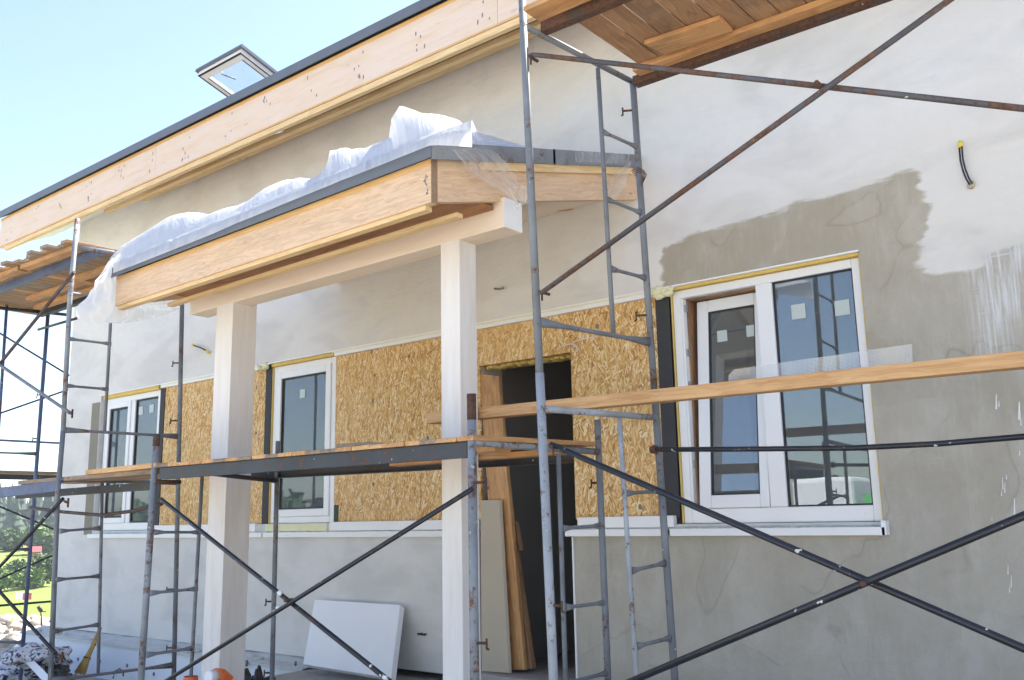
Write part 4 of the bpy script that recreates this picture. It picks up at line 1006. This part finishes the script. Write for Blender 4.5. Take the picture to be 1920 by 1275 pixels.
b = MB(); b.beam((XC-.02, -1.15, za), (XD-.05, -1.15, za), .05, .05); b.build('deck_beam', 'steel_dark', sC)
a, b_ = atY(107, 911, -2.0), atY(0, 923, -2.0); channel(a+V((.05,0,0)), extx(a, b_, XD), .07, .04, 'steel_blue', 'deck_beam', sC)
a, b_ = atY(282, 911, -1.75), atY(31, 929, -1.75); channel(a, b_, .05, .04, 'steel_dark', 'deck_beam', sC)

# ---- G: scaffold on the gable side
sG = empty('scaffold', (-11.5, .5, GZ), 'scaffold of thin dark braces standing beside the left gable end, mostly hidden by the house', 'scaffold', 'tube scaffolds round the house')
XG = -11.5
for l in (((0,625),(115,695)), ((0,775),(115,735)), ((0,950),(95,990)), ((0,1085),(90,1045))):
    a, b_ = atX(*l[0], XG), atX(*l[1], XG); tubepart('cross_brace', [exty(a, b_, -1.0), exty(a, b_, 1.8)], .011, 'steel_black', sG)
for z, y in ((1.01, 0), (-.875, 0)):
    tubepart('back_rail', [(XG, -1.0, z), (XG, 1.8, z)], .013, 'steel_blue' if z > 0 else 'steel_black', sG)
for y in (-1.0, 1.8):
    for x in (XG, XG-.9):
        tubepart('pole', [(x, y, GZ), (x, y, 2.5)], TR_, 'steel_blue', sG)
    tubepart('top_bar', [(XG, y, .55), (XG-.9, y, .55)], .015, 'steel_dark', sG)
b = MB(); b.beam((XG+.03, -1.1, .585), (XG+.03, 1.9, .585), .04, .06); b.build('deck_beam', 'steel_dark', sG)

# =================================================================== DECKS AND BOARDS
GP = 'plank platforms on the scaffolds'
dk = empty('scaffold_platform', (-1, -1.5, 2.2), 'brown plank platform on top of the right scaffold, seen from below', 'platform', GP)
x = -2.17; i = 0
while x < XB+.1:
    wd = random.choice((.115, .12, .135, .125))
    b = MB(); y0 = -1.99+random.uniform(-.03, .03); y1 = -1.08+random.uniform(-.01, .02)
    b.hexa([V((x, y0, 2.213)), V((x+wd-.006, y0, 2.213+random.uniform(-.002,.002))), V((x+wd-.006, y1, 2.213)), V((x, y1, 2.213)), V((x, y0, 2.238)), V((x+wd-.006, y0, 2.238)), V((x+wd-.006, y1, 2.238)), V((x, y1, 2.238))], 1)
    b.build('plank', 'oldwood', dk, bevel=.002); x += wd
c = [atZ(*q, 2.187) for q in ((1208,83),(1350,36),(1374,60),(1245,103))]
b = MB(); b.hexa([c[0], c[1], c[2], c[3]]+[q+V((0,0,.022)) for q in c]); b.build('cleat', 'orangewood', dk, bevel=.002)
b = MB(); b.beam((-2.27, -1.99, 2.198), (XB, -1.97, 2.198), .12, .025); b.build('edge_board', 'orangewood', dk, bevel=.002)
b = MB(); b.beam((-2.2, -1.225, 2.196), (-1.05, -1.205, 2.196), .07, .03); b.build('edge_board', 'orangewood', dk, bevel=.002)
b = MB(); b.beam((-1.04, -1.215, 2.196), (XB, -1.19, 2.196), .07, .03); b.build('edge_board', 'orangewood', dk, bevel=.002)

dk = empty('scaffold_platform', (-7.6, -1.5, 2), 'weathered slatted platform high on the left scaffold, under the house eave', 'platform', GP)
x = XC-.06
while x > XD-.15:
    wd = random.uniform(.085, .12); y0 = -2.04+random.uniform(-.04, .04); y1 = -1.06+random.uniform(-.03, .03)
    b = MB(); b.hexa([V((x-wd+.006, y0, 2.002)), V((x, y0, 2.002)), V((x, y1, 2.002)), V((x-wd+.006, y1, 2.002)), V((x-wd+.006, y0, 2.024+random.uniform(0,.008))), V((x, y0, 2.024)), V((x, y1, 2.026)), V((x-wd+.006, y1, 2.026))], 1)
    b.build('plank', random.choice(('orangewood', 'oldwood', 'greywood')), dk, bevel=.002); x -= wd
for a_, c_, y in ((-6.5, -7.3, -1.93), (-7.35, -8.5, -1.95), (-6.55, -7.4, -1.5), (-7.3, -8.3, -1.45), (-6.6, -8.6, -1.25)):
    b = MB(); b.beam((a_, y, 1.984), (c_, y-.02, 1.984), .075, .034); b.build('cleat', 'orangewood', dk, bevel=.002)

dk = empty('scaffold_platform', (-3.9, -1.6, .35), 'platform of short worn boards laid around the porch posts on the low scaffold', 'platform', GP)
x = X5+.03
while x < X3-.06:
    wd = random.uniform(.09, .13); z = .345+(random.uniform(0, .006))
    za = atY(300+575*(x-X5)/(X3-X5), 888-45*(x-X5)/(X3-X5), -2.0).z+.036
    y1 = -1.08
    if cx1-.12 < x < cx1+cw+.02 or cx2-.12 < x < cx2+cw2+.02: y1 = CY-.02
    b = MB(); b.hexa([V((x, -2.02+random.uniform(-.015,.01), za)), V((x+wd-.004, -2.02, za)), V((x+wd-.004, y1, .348)), V((x, y1, .348)), V((x, -2.02, za+.019)), V((x+wd-.004, -2.02, za+.019+random.uniform(0,.004))), V((x+wd-.004, y1, .37)), V((x, y1, .37))], 1)
    b.build('plank', random.choice(('pine', 'greywood', 'orangewood')), dk, bevel=.002); x += wd
b = MB(); b.beam((-4.55, -1.62, .325), (-2.80, -1.60, .325), .12, .03); b.build('cleat', 'pine', dk, bevel=.002)
b = MB(); b.beam((-3.95, -1.35 if False else -1.2, .322), (-2.72, -1.2, .322), .09, .03); b.build('cleat', 'orangewood', dk, bevel=.002)
pts = [atY(630,838,-1.95), atY(690,834,-1.95), atY(760,838,-1.95), atY(800,840,-1.95)]
bw = MB(); 
for k in range(3): bw.beam(pts[k]+V((0,.05,.004)), pts[k+1]+V((0,.05,.004)), .1, .02)
o = bw.build('warped_board', 'greywood'); tag(o, 'warped grey board lying on the porch platform beside the right post', 'board')

dk = empty('scaffold_platform', (-6, -1.7, .3), 'narrow bridge of planks between the left scaffold and the porch scaffold', 'platform', GP)
for k, (xa, xb, y, m) in enumerate(((-7.03, -5.25, -1.93, 'greywood'), (-6.55, -5.15, -1.80, 'pine'), (-6.95, -5.35, -1.66, 'orangewood'), (-6.98, -5.3, -1.52, 'pine'))):
    b = MB(); b.beam((xa, y, .318+.004*k), (xb, y+.02, .318+.004*k), .12, .028); b.build('plank', m, dk, bevel=.002)
a, b_ = atY(178, 893, -1.95), atY(288, 886, -1.95); b = MB(); b.beam(V((a.x, -1.95, .345)), V((X5+.02, -1.95, .35)), .13, .03); b.build('plank', 'pine', dk, bevel=.002)

dk = empty('scaffold_platform', (-11.5, .4, .6), 'dark brown plank platform on the gable side scaffold', 'platform', GP)
for k in range(6):
    b = MB(); b.beam((XG-.02-k*.15, -1.15+random.uniform(-.05,.05), .64+.005*(k % 2)), (XG-.02-k*.15, 1.9, .64+.005*(k % 2)), .145, .035); b.build('plank', 'greywood', dk)
# long rail plank
a, b_ = atY(808, 785, -1.2), atY(1920, 675, -1.2)
R0 = V((a.x, -1.2, a.z)); R1 = extx(a, b_, XB+.15)
b = MB(); b.beam(R0, R1, .075, .060); o = b.build('timber_plank', 'pine', None, bevel=.003)
tag(o, 'long new pine plank laid level across the right scaffold in front of the big window', 'plank')
# reinforcing mesh strip
a, b_ = atY(1366, 694, -1.13), atY(1710, 645, -1.13); a2, b2 = atY(1366, 722, -1.13), atY(1712, 700, -1.13)
vs = []; gs = []; n = 30
for i in range(n+1):
    t = i/n; p = a.lerp(b_, t); q = a2.lerp(b2, t); off = V((0, .012*noise.noise(V((t*6, 0, 0))), 0))
    if i == 0: p = p.lerp(q, .35)
    for k in range(4): vs.append(p.lerp(q, k/3)+off*(1+k)); gs.append((p.x, p.lerp(q, k/3).z, 0))
b = MB(); b.add(vs, [(i*4+k, (i+1)*4+k, (i+1)*4+k+1, i*4+k+1) for i in range(n) for k in range(3)], gs, True); o = b.build('mesh_strip', 'meshtape')
tag(o, 'pale translucent strip of plaster mesh standing along the long pine plank', 'mesh')

# =================================================================== THINGS BY THE DOOR AND WALL
# white insulation board leaning on the wall
c = [(568,1245,-.34), (742,1271,-.34), (760,1136,-.02), (590,1123,-.02)]
P0, P1_ = atY(568,1245,-.36), atY(733,1272,-.36); P3, P2_ = atY(590,1124,-.09), atY(750,1134,-.09)
dd = (P3-P0).cross(P1_-P0).normalized(); dd = dd if dd.y > 0 else -dd
b = MB(); b.hexa([P0, P1_, P1_+dd*.055, P0+dd*.055, P3, P2_, P2_+dd*.055, P3+dd*.055]); o = b.build('insulation_board', 'foamboard', None, bevel=.003)
tag(o, 'white foam insulation board leaning against the wall left of the door', 'insulation board')
# beige board in the doorway
P0, P1_ = atY(903,1258,-.045), atY(954,1262,-.045); P3, P2_ = atY(901,938,.0), atY(936,938,.0)
b = MB(); dd = V((.01, .018, 0)); b.hexa([P0, P1_, P1_+dd, P0+dd, P3, P2_, P2_+dd, P3+dd]); o = b.build('plasterboard', 'board')
tag(o, 'narrow beige plasterboard offcut leaning in the doorway in front of the timbers', 'board')
def lean(px0, px1, py0, qx0, qx1, qy0, ya, yb, th, m, label, notch=None):
    P0, P1_ = atY(px0, py0, ya), atY(px1, py0, ya); Q0, Q1 = atY(qx0, qy0, yb), atY(qx1, qy0+(4 if qy0 < 710 else 0), yb)
    b = MB(); d_ = V((0, th, 0)); b.hexa([P0, P1_, P1_+d_, P0+d_, Q0, Q1, Q1+d_, Q0+d_], 2)
    if notch:
        for (u0, u1, t0_, t1_) in notch:
            A0 = P1_.lerp(Q1, t0_); A1 = P1_.lerp(Q1, t1_)
            b.hexa([A0+V((.0005,.01,0)), A0+V((u0,.01,0)), A0+V((u0,th,0)), A0+V((.0005,th,0)), A1+V((.0005,.01,0)), A1+V((u1,.01,0)), A1+V((u1,th,0)), A1+V((.0005,th,0))], 2)
    o = b.build('timber_board', m, None, bevel=.003); tag(o, label, 'board', 'timbers leaning in the doorway'); return o
lean(936, 984, 1256, 899, 934, 701, .03, .05, .035, 'orangewood', 'tall orange timber board leaning in the doorway, its top above the pine plank')
lean(972, 997, 1254, 920, 948, 905, .08, .10, .05, 'oldwood', 'narrower dark timber with notched edge leaning in the doorway beside the taller board', [(.035, .03, .62, .78)])
# loose bits on the threshold
b = MB(); b.mat('concrete'); b.box(-4.36, -3.54, -.12, .42, SLAB-.0, atY(935,1262,-.03).z); o = b.build('threshold', None, house)

# broom
a = atY(186, 1186, -.45); b_ = atY(150, 1262, -.62)
d_ = (b_-a); b = MB(); b.mat('broom')
b.tube([a+V((.02,0,.05)), a+d_*.35, a+d_*.6, b_], [.016, .022, .03, .075], 12, True, None, [1, 1, .9, .45])
for k in range(26):
    ang = random.random()*6.28; e = b_+V((math.cos(ang)*.07, math.sin(ang)*.03, 0)); b.tube([a+d_*.62, e+d_*.08*random.random()], .003, 5)
br = b.build('broom', None); tag(br, 'straw whisk broom leaning by the foot of the left scaffold', 'broom')
b = MB()
for t, r_2 in ((.28, .024), (.62, .034)): b.tube([a+d_*t, a+d_*(t+.035)], r_2, 12)
b.build('binding', 'rope', br)

# rubbish heap lower left
hp = MB(); hp.mat('sack')
for k, (px, py, rx, rz_) in enumerate(((45,1262,.34,.17), (85,1240,.20,.13), (20,1268,.3,.12), (62,1228,.22,.09))):
    q = atY(px, py, -.75-.1*k); hp.blob((q.x, q.y, max(q.z, GZ+.05)), rx, .22, rz_, .22, 40, 26, 1.8, k+3)
o = hp.build('sack_heap', None); tag(o, 'heap of crumpled white and navy printed sacks at the foot of the left scaffold', 'sacks')
hp = MB(); hp.mat('bag_black')
for k in range(9): q = atY(100+k*3, 1250+(k % 3)*9, -.9); hp.blob((q.x, q.y, q.z-.04), .06, .06, .05, .4, 12, 8, 2.5, k)
o = hp.build('rag_pile', None); tag(o, 'small dark pile of rags right of the printed sacks by the scaffold pole', 'rags')
a, b_ = atY(28, 1212, -.95), atY(92, 1278, -1.35); b = MB(); b.beam(a, b_, .055, .012, V((0,-1,1))); o = b.build('white_lath', 'pvc'); tag(o, 'thin white lath lying diagonally over the printed sacks', 'lath')
b = MB(); b.mat('red'); a, b_ = atY(60,1237,-.4), atY(72,1236,-.4); b.tube([a, b_], .014, 8); b.mat('steel'); b.tube([b_, atY(102,1238,-.4)], .008, 8); o = b.build('hand_tool', None); tag(o, 'hand tool with red handle and thin shaft lying behind the sacks', 'tool')
# black hoops
for k, (pts, lab) in enumerate(((((212,1272),(216,1258),(224,1254),(231,1260),(231,1268)), 'small black wire hoop on the ground beside the low bar of the left scaffold'),)):
    b = MB(); b.tube([atY(px, py, -1.2) for px, py in pts], .006, 6); o = b.build('wire_hoop', 'black'); tag(o, lab, 'wire')
# orange pipes at the left post
def pipe(px, py, y, r, label, band=None, lean_=V((0,0,0))):
    t = atY(px, py, y); b = MB(); b.mat('orangepvc'); n = 20
    bot = V((t.x, y, GZ))
    b.tube([bot, t-V((0,0,.07))], r*.9, n); b.tube([t-V((0,0,.07)), t], r, n, cap=False); b.tube([t, t-V((0,0,.065))], r*.88, n, cap=False)
    ring = []
    o = b.build('drain_pipe', None); tag(o, label, 'pipe', 'orange drain pipes by the left post'); return o
pipe(358, 1268, -1.7, .042, 'orange drain pipe with open socket left of the left porch post')
t = atY(415, 1258, -1.75); b = MB(); b.mat('orangepvc'); ax = V((.25, -.75, .18)).normalized(); b.tube([V((t.x-.01, -1.70, GZ)), V((t.x-.01, -1.70, t.z-.12)), t+V((-.005,.04,-.055)), t+V((0,0,-.03)), t+V((0,0,-.03))+ax*.05], [.038, .038, .04, .043, .043], 22)
b.mat('signwhite'); c_ = t+V((0,0,-.03))+ax*.05; b.tube([c_, c_+ax*.06+V((0,0,-.008)), c_+ax*.07+V((0,0,-.009))], [.033, .033, .026], 20)
o = b.build('drain_pipe', None); tag(o, 'orange pipe elbow with white end cap in front of the left porch post', 'pipe', 'orange drain pipes by the left post')
for k, (px, py, s_, lab) in enumerate(((450, 1272, .10, 'smaller black rubble bag just right of the left post'), (480, 1274, .12, 'larger grey-black rubble bag left of the concrete slab edge'))):
    q = atY(px, py, -.75); b = MB(); b.blob((q.x, q.y, GZ+.12), s_*1.2, .12, (q.z-GZ-.12)+.05, .25, 22, 14, 2.5, k); o = b.build('rubble_bag', 'bag_black'); tag(o, lab, 'bag', 'black rubble bags')
# white conduit on the plinth
b = MB(); b.mat('white'); b.tube([atY(*q, -.24) for q in ((436,1256),(455,1254),(462,1250))], .006, 6); b.mat('steel'); b.tube([atY(463,1238,-.24), atY(462,1249,-.24)], .012, 6); b.tube([atY(554,1240,-.24), atY(554,1248,-.24)], .01, 6); b.build('conduit_end', None, house)

# =================================================================== GROUND
DG = V((-.917, .399, 0))
def gh(x, y):
    t = (x+10)*DG.x + y*DG.y - 3
    h = GZ
    if t > 0:
        s_ = min(1, t/75); h -= 4.9*(s_*s_*(3-2*s_))
        if t > 105: h += (min(t, 190)-105)*.04 + max(0, min(t, 330)-190)*.02
    m = math.exp(-((t-1.4)/1.2)**2)*.38*max(0, min(1, t/2)) if t > 0 else 0
    lat = x*(-DG.y)+y*DG.x
    n_ = noise.noise(V((x*.5, y*.5, 1)))*.5 + noise.noise(V((x*1.7, y*1.7, 1)))*.3 + noise.noise(V((x*4, y*4, 1)))*.12
    h += m*(.7+n_)*.3 
    h += .02*noise.noise(V((x*1.1, y*1.1, 0)))
    return h
def gg(v):
    t = (v[0]+10)*DG.x + v[1]*DG.y - 3
    return 1.0 if t > 4.5 else (0 if t < 2.5 else (t-2.5)/2)
vs = []; fs = []; rings = []
NA = 220; rad = [0]; q = .5
while q < 1500: rad.append(q); q *= 1.06
for i, R_ in enumerate(rad):
    for k in range(NA):
        a_ = 2*math.pi*k/NA
        x = -10+R_*math.cos(a_); y = 1+R_*math.sin(a_); vs.append((x, y, gh(x, y)))
for i in range(len(rad)-1):
    for k in range(NA): fs.append((i*NA+k, (i+1)*NA+k, (i+1)*NA+(k+1) % NA, i*NA+(k+1) % NA))
b = MB(); b.add(vs, fs, None, True); o = b.build('ground', 'ground', None, attrs={'grass': gg}); tag(o, kind='structure')
b = MB(); b.box(-5.965, 3, -1.88, -.0, GZ-.3, SLAB-.02); b.box(-5.96, 3, -1.87, -.001, SLAB-.02, SLAB); o = b.build('porch_slab', 'concrete', house)
# road across the field
def fieldpt(px, d): 
    r2 = ray(px, 1000); h = V((r2.x, r2.y, 0)).normalized(); p = CAM + h*d; return V((p.x, p.y, gh(p.x, p.y)))
b = MB(); vs = []
perp = V((DG.y, -DG.x, 0))
for i in range(41):
    c_ = V((-10, 0, 0)) + DG*(64) + perp*(i-20)*5
    for w_ in (-7, 7):
        p = c_+DG*w_+perp*0; vs.append((p.x, p.y, gh(p.x, p.y)+.05))
b.add(vs, [(2*i, 2*i+1, 2*i+3, 2*i+2) for i in range(40)]); o = b.build('road', 'road'); tag(o, kind='structure')
# stones
for k, (px, py, rr, lab) in enumerate(((60,1212,.16,'rounded brown boulder at the edge of the shade left of the plinth'), (35,1218,.12,'smaller grey stone left of the brown boulder'))):
    q = atZ(px, py, GZ+.1); b = MB(); b.blob((q.x, q.y, GZ+.05), rr*1.2, rr, rr*1.1, .25, 22, 14, 1.8, k+2); o = b.build('stone', 'stone'); tag(o, lab, 'stone')
rub = MB()
for k in range(420):
    x = random.uniform(-15.2, -12.2); y = random.uniform(.3, 3.6); rr = random.uniform(.02, .10)*(1.6 if random.random() < .1 else 1)
    rub.blob((x, y, gh(x, y)+rr*.2), rr*1.3, rr, rr*.8, .3, 7, 5, 2, k)
o = rub.build('rubble', 'stone'); tag(o, 'broken pale rubble scattered over the sunlit earth mound left of the house', 'rubble', kind='stuff')
# stake with bracket left of the plinth
b = MB(); q = atZ(79, 1180, GZ+.0) ; g0 = atX(79, 1176, -13.5); g1 = atX(77, 1146, -13.5); b.tube([V((g0.x, g0.y, gh(g0.x, g0.y))), g1], .012, 6); b.tube([g1, g1+(atX(72,1137,-13.5)-g1)], .028, 8); b.tube([g1, atX(86,1147,-13.5)], .01, 6)
o = b.build('garden_post', 'steel_dark'); tag(o, 'thin dark post with short angled head behind the left end of the plinth', 'post')
b = MB(); g0 = atX(11, 1200, -14); g1 = atX(27, 1152, -14); b.tube([g0, g1], .02, 6); o = b.build('wooden_stake', 'pine'); tag(o, 'thin leaning wooden stake stuck in the earth mound', 'stake')
# field signs
for px, d_, m, lab, w_ in ((60, 82, 'red', 'small red sign board on two legs in the green field', .6), (46, 84, 'signwhite', 'small white sign board left of the red one in the field', .55)):
    g0 = fieldpt(px, d_); b = MB(); b.mat('signwhite')
    for s_ in (-1, 1): b.tube([g0+perp*s_*w_*.35, g0+perp*s_*w_*.35+V((0,0,.9))], .03, 6)
    b.mat(m); c_ = g0+V((0,0,.8)); b.hexa([c_-perp*w_/2-DG*.06, c_+perp*w_/2-DG*.06, c_+perp*w_/2, c_-perp*w_/2, c_-perp*w_/2-DG*.06+V((0,0,.5)), c_+perp*w_/2-DG*.06+V((0,0,.5)), c_+perp*w_/2+V((0,0,.5)), c_-perp*w_/2+V((0,0,.5))])
    o = b.build('field_sign', None); tag(o, lab, 'sign')
# trees
def leafcloud(b, c, rx, rz, n, s=.3, seed=0):
    rnd = random.Random(seed)
    for i in range(n):
        while True:
            d = V((rnd.uniform(-1,1), rnd.uniform(-1,1), rnd.uniform(-1,1)))
            if .25 < d.length < 1: break
        k = 1+.35*noise.noise(d*2.2+V((seed, 0, 0)))*1.6
        if noise.noise(d*3.1+V((0, seed*1.7, 0))) < -.22: continue
        p = V(c)+V((d.x*rx, d.y*rx, d.z*rz))*k
        u = V((rnd.uniform(-1,1), rnd.uniform(-1,1), rnd.uniform(-.6,.6))).normalized()*s*rnd.uniform(.6,1.3); w = u.cross(V((rnd.uniform(-1,1), rnd.uniform(-1,1), rnd.uniform(-1,1)))).normalized()*s*rnd.uniform(.5,1)
        b.add([p-u, p+w, p+u, p-w], [(0,1,2,3)])
def tree(p, h, r_, label, name='broadleaf_tree', m='leaf', seed=0, group='trees and bushes beyond the field', n=900, s=.45):
    e = empty(name, p, label, 'tree' if 'tree' in name else 'bush', group)
    b = MB(); b.tube([p, p+V((.02*h, 0, h*.35)), p+V((0, .02*h, h*.75))], [r_*.09, r_*.06, r_*.02], 7)
    for k in range(5):
        a_ = k*1.3+seed; b.tube([p+V((.01*h, 0, h*(.3+.08*k))), p+V((math.cos(a_)*r_*.6, math.sin(a_)*r_*.6, h*(.45+.09*k)))], [r_*.04, r_*.012], 5)
    b.build('trunk', 'bark', e)
    b = MB(); leafcloud(b, p+V((0, 0, h*.55)), r_, h*.47, n, s, seed)
    for k in range(4): a_ = k*1.6+seed; leafcloud(b, p+V((math.cos(a_)*r_*.55, math.sin(a_)*r_*.55, h*(.35+.12*k))), r_*.55, h*.22, n//4, s, seed+k+9)
    b.build('crown', m, e); return e
tr_specs = [(72, 170, 4.8, 2.2, 'rounded pale green tree standing taller than its neighbours before the forest', 'leaf_light'),
            (20, 180, 3.6, 2.4, 'dark green tree at the left edge in front of the forest', 'leaf'),
            (93, 165, 3.4, 1.8, 'bushy green tree beside the house corner before the forest', 'leaf')]
for i, (px, d_, h, r_, lab, m) in enumerate(tr_specs): tree(fieldpt(px, d_), h, r_, lab, m=m, seed=i+1, s=.35)
for i, (px, d_, h, r_, lab, m) in enumerate([(40, 118, 2.8, 1.6, 'dark bush in the middle of the row along the far edge of the field', 'leaf'), (62, 112, 2.2, 1.4, 'light green bush right of the dark one along the far edge of the field', 'leaf_light'), (84, 115, 3.4, 1.7, 'large dark bush by the house corner along the far edge of the field', 'leaf'), (10, 110, 2.2, 1.6, 'low light green bush at the left edge of the field', 'leaf_light')]):
    tree(fieldpt(px, d_), h, r_, lab, 'bush', m, i+20, n=1100, s=.2)
b = MB(); rnd = random.Random(4)
for i in range(900):
    t = rnd.uniform(235, 345); l_ = rnd.uniform(-140, 60); p = V((-10, 0, 0))+DG*t+perp*l_; z = gh(p.x, p.y); h = rnd.uniform(8, 13); w = h*rnd.uniform(.17, .24)
    for k in range(5):
        zz = z+h*(.12+.17*k); ww = w*(1-.19*k)*rnd.uniform(.85, 1.15); o_ = rnd.random()*6
        ring = [V((p.x+math.cos(o_+q*1.047)*ww*rnd.uniform(.7,1.2), p.y+math.sin(o_+q*1.047)*ww*rnd.uniform(.7,1.2), zz+rnd.uniform(-.3,.3))) for q in range(6)]
        b.add(ring+[V((p.x, p.y, zz+h*.27))], [(q, (q+1) % 6, 6) for q in range(6)])
o = b.build('forest', 'forest'); tag(o, 'distant conifer forest on the rise beyond the field', 'forest', kind='stuff')
# far red roofs
for i, (px, d_, lab) in enumerate(((66, 150, 'tiny far shed with red roof seen between the left scaffold poles'),)):
    g0 = fieldpt(px, d_); e = empty('shed', g0, lab, 'shed'); b = MB(); w_ = .6
    b.hexa([g0-perp*w_, g0+perp*w_, g0+perp*w_+DG*4, g0-perp*w_+DG*4, g0-perp*w_+V((0,0,1.7)), g0+perp*w_+V((0,0,1.7)), g0+perp*w_+DG*4+V((0,0,1.7)), g0-perp*w_+DG*4+V((0,0,1.7))]); b.build('shed_wall', 'oldwood', e)
    b = MB(); z0_ = V((0,0,1.71)); r1 = g0-perp*(w_+.4)-DG*.4+z0_; r2 = g0+perp*(w_+.4)-DG*.4+z0_
    b.add([r1, r2, r2+DG*4.8, r1+DG*4.8, r1+DG*2.4+V((0,0,.7)), r2+DG*2.4+V((0,0,.7))], [(0,1,5,4),(3,4,5,2),(0,4,3),(1,2,5),(0,3,2,1)]); b.build('shed_roof', 'red', e)
# bushes on the street side that the windows mirror
for i, (x, y, h, r_, lab) in enumerate([(-30, -24, 2.9, 4.5, 'first bush mirrored in the lower half of the middle window'), (-43, -25, 3.1, 5, 'bush mirrored in the left window')]):
    tree(V((x, y, GZ)), h, r_, lab, 'bush', 'leaf', i+40, 'bushes across the road from the house', n=1400, s=.35)
# white tank and green drum added out of view for the big window reflection
b = MB(); b.blob((-6.45, -12.5, -.42), .62, .5, .98, .0, 28, 14)
b = MB(); b.box(-7.05, -5.9, -13.1, -12.0, GZ+.15, .62); tk = b.build('added_tank', 'foamboard', None, bevel=.08)
tag(tk, 'white tank added out of view across the yard to show low in the big window', 'tank')
b = MB()
for k in range(3): b.box(-7.1, -5.85, -13.1+k*.45, -12.95+k*.45, GZ, GZ+.14)
b.build('added_pallet', 'greywood', tk)
b = MB(); b.tube([(-6.48, -12.55, .60), (-6.48, -12.55, .68)], .12, 18); b.build('added_lid', 'bag_black', tk)
b = MB(); b.tube([(-5.5, -12.2, GZ), (-5.5, -12.2, GZ+.55), (-5.5, -12.2, GZ+.6), (-5.5, -12.2, .28), (-5.5, -12.2, .31)], [.28, .28, .30, .28, .2], 24); o = b.build('added_drum', 'green')
tag(o, 'green drum added out of view beside the white tank for the window reflection', 'added_drum')

# air
b = MB(); b.box(-420, 60, -80, 330, -14, 24); MT['haze'] = None
hm = bpy.data.materials.new('haze'); hm.use_nodes = True; hn = hm.node_tree.nodes
for n in list(hn):
    if n.type == 'BSDF_PRINCIPLED': hn.remove(n)
pv = hn.new('ShaderNodeVolumePrincipled'); pv.inputs['Color'].default_value = (.86, .92, 1, 1); pv.inputs['Density'].default_value = .00045; pv.inputs['Anisotropy'].default_value = .1
hm.node_tree.links.new(pv.outputs[0], [n for n in hn if n.type == 'OUTPUT_MATERIAL'][0].inputs['Volume'])
MT['haze'] = hm; o = b.build('haze', 'haze'); tag(o, 'pale haze in the summer air', 'haze', kind='stuff')
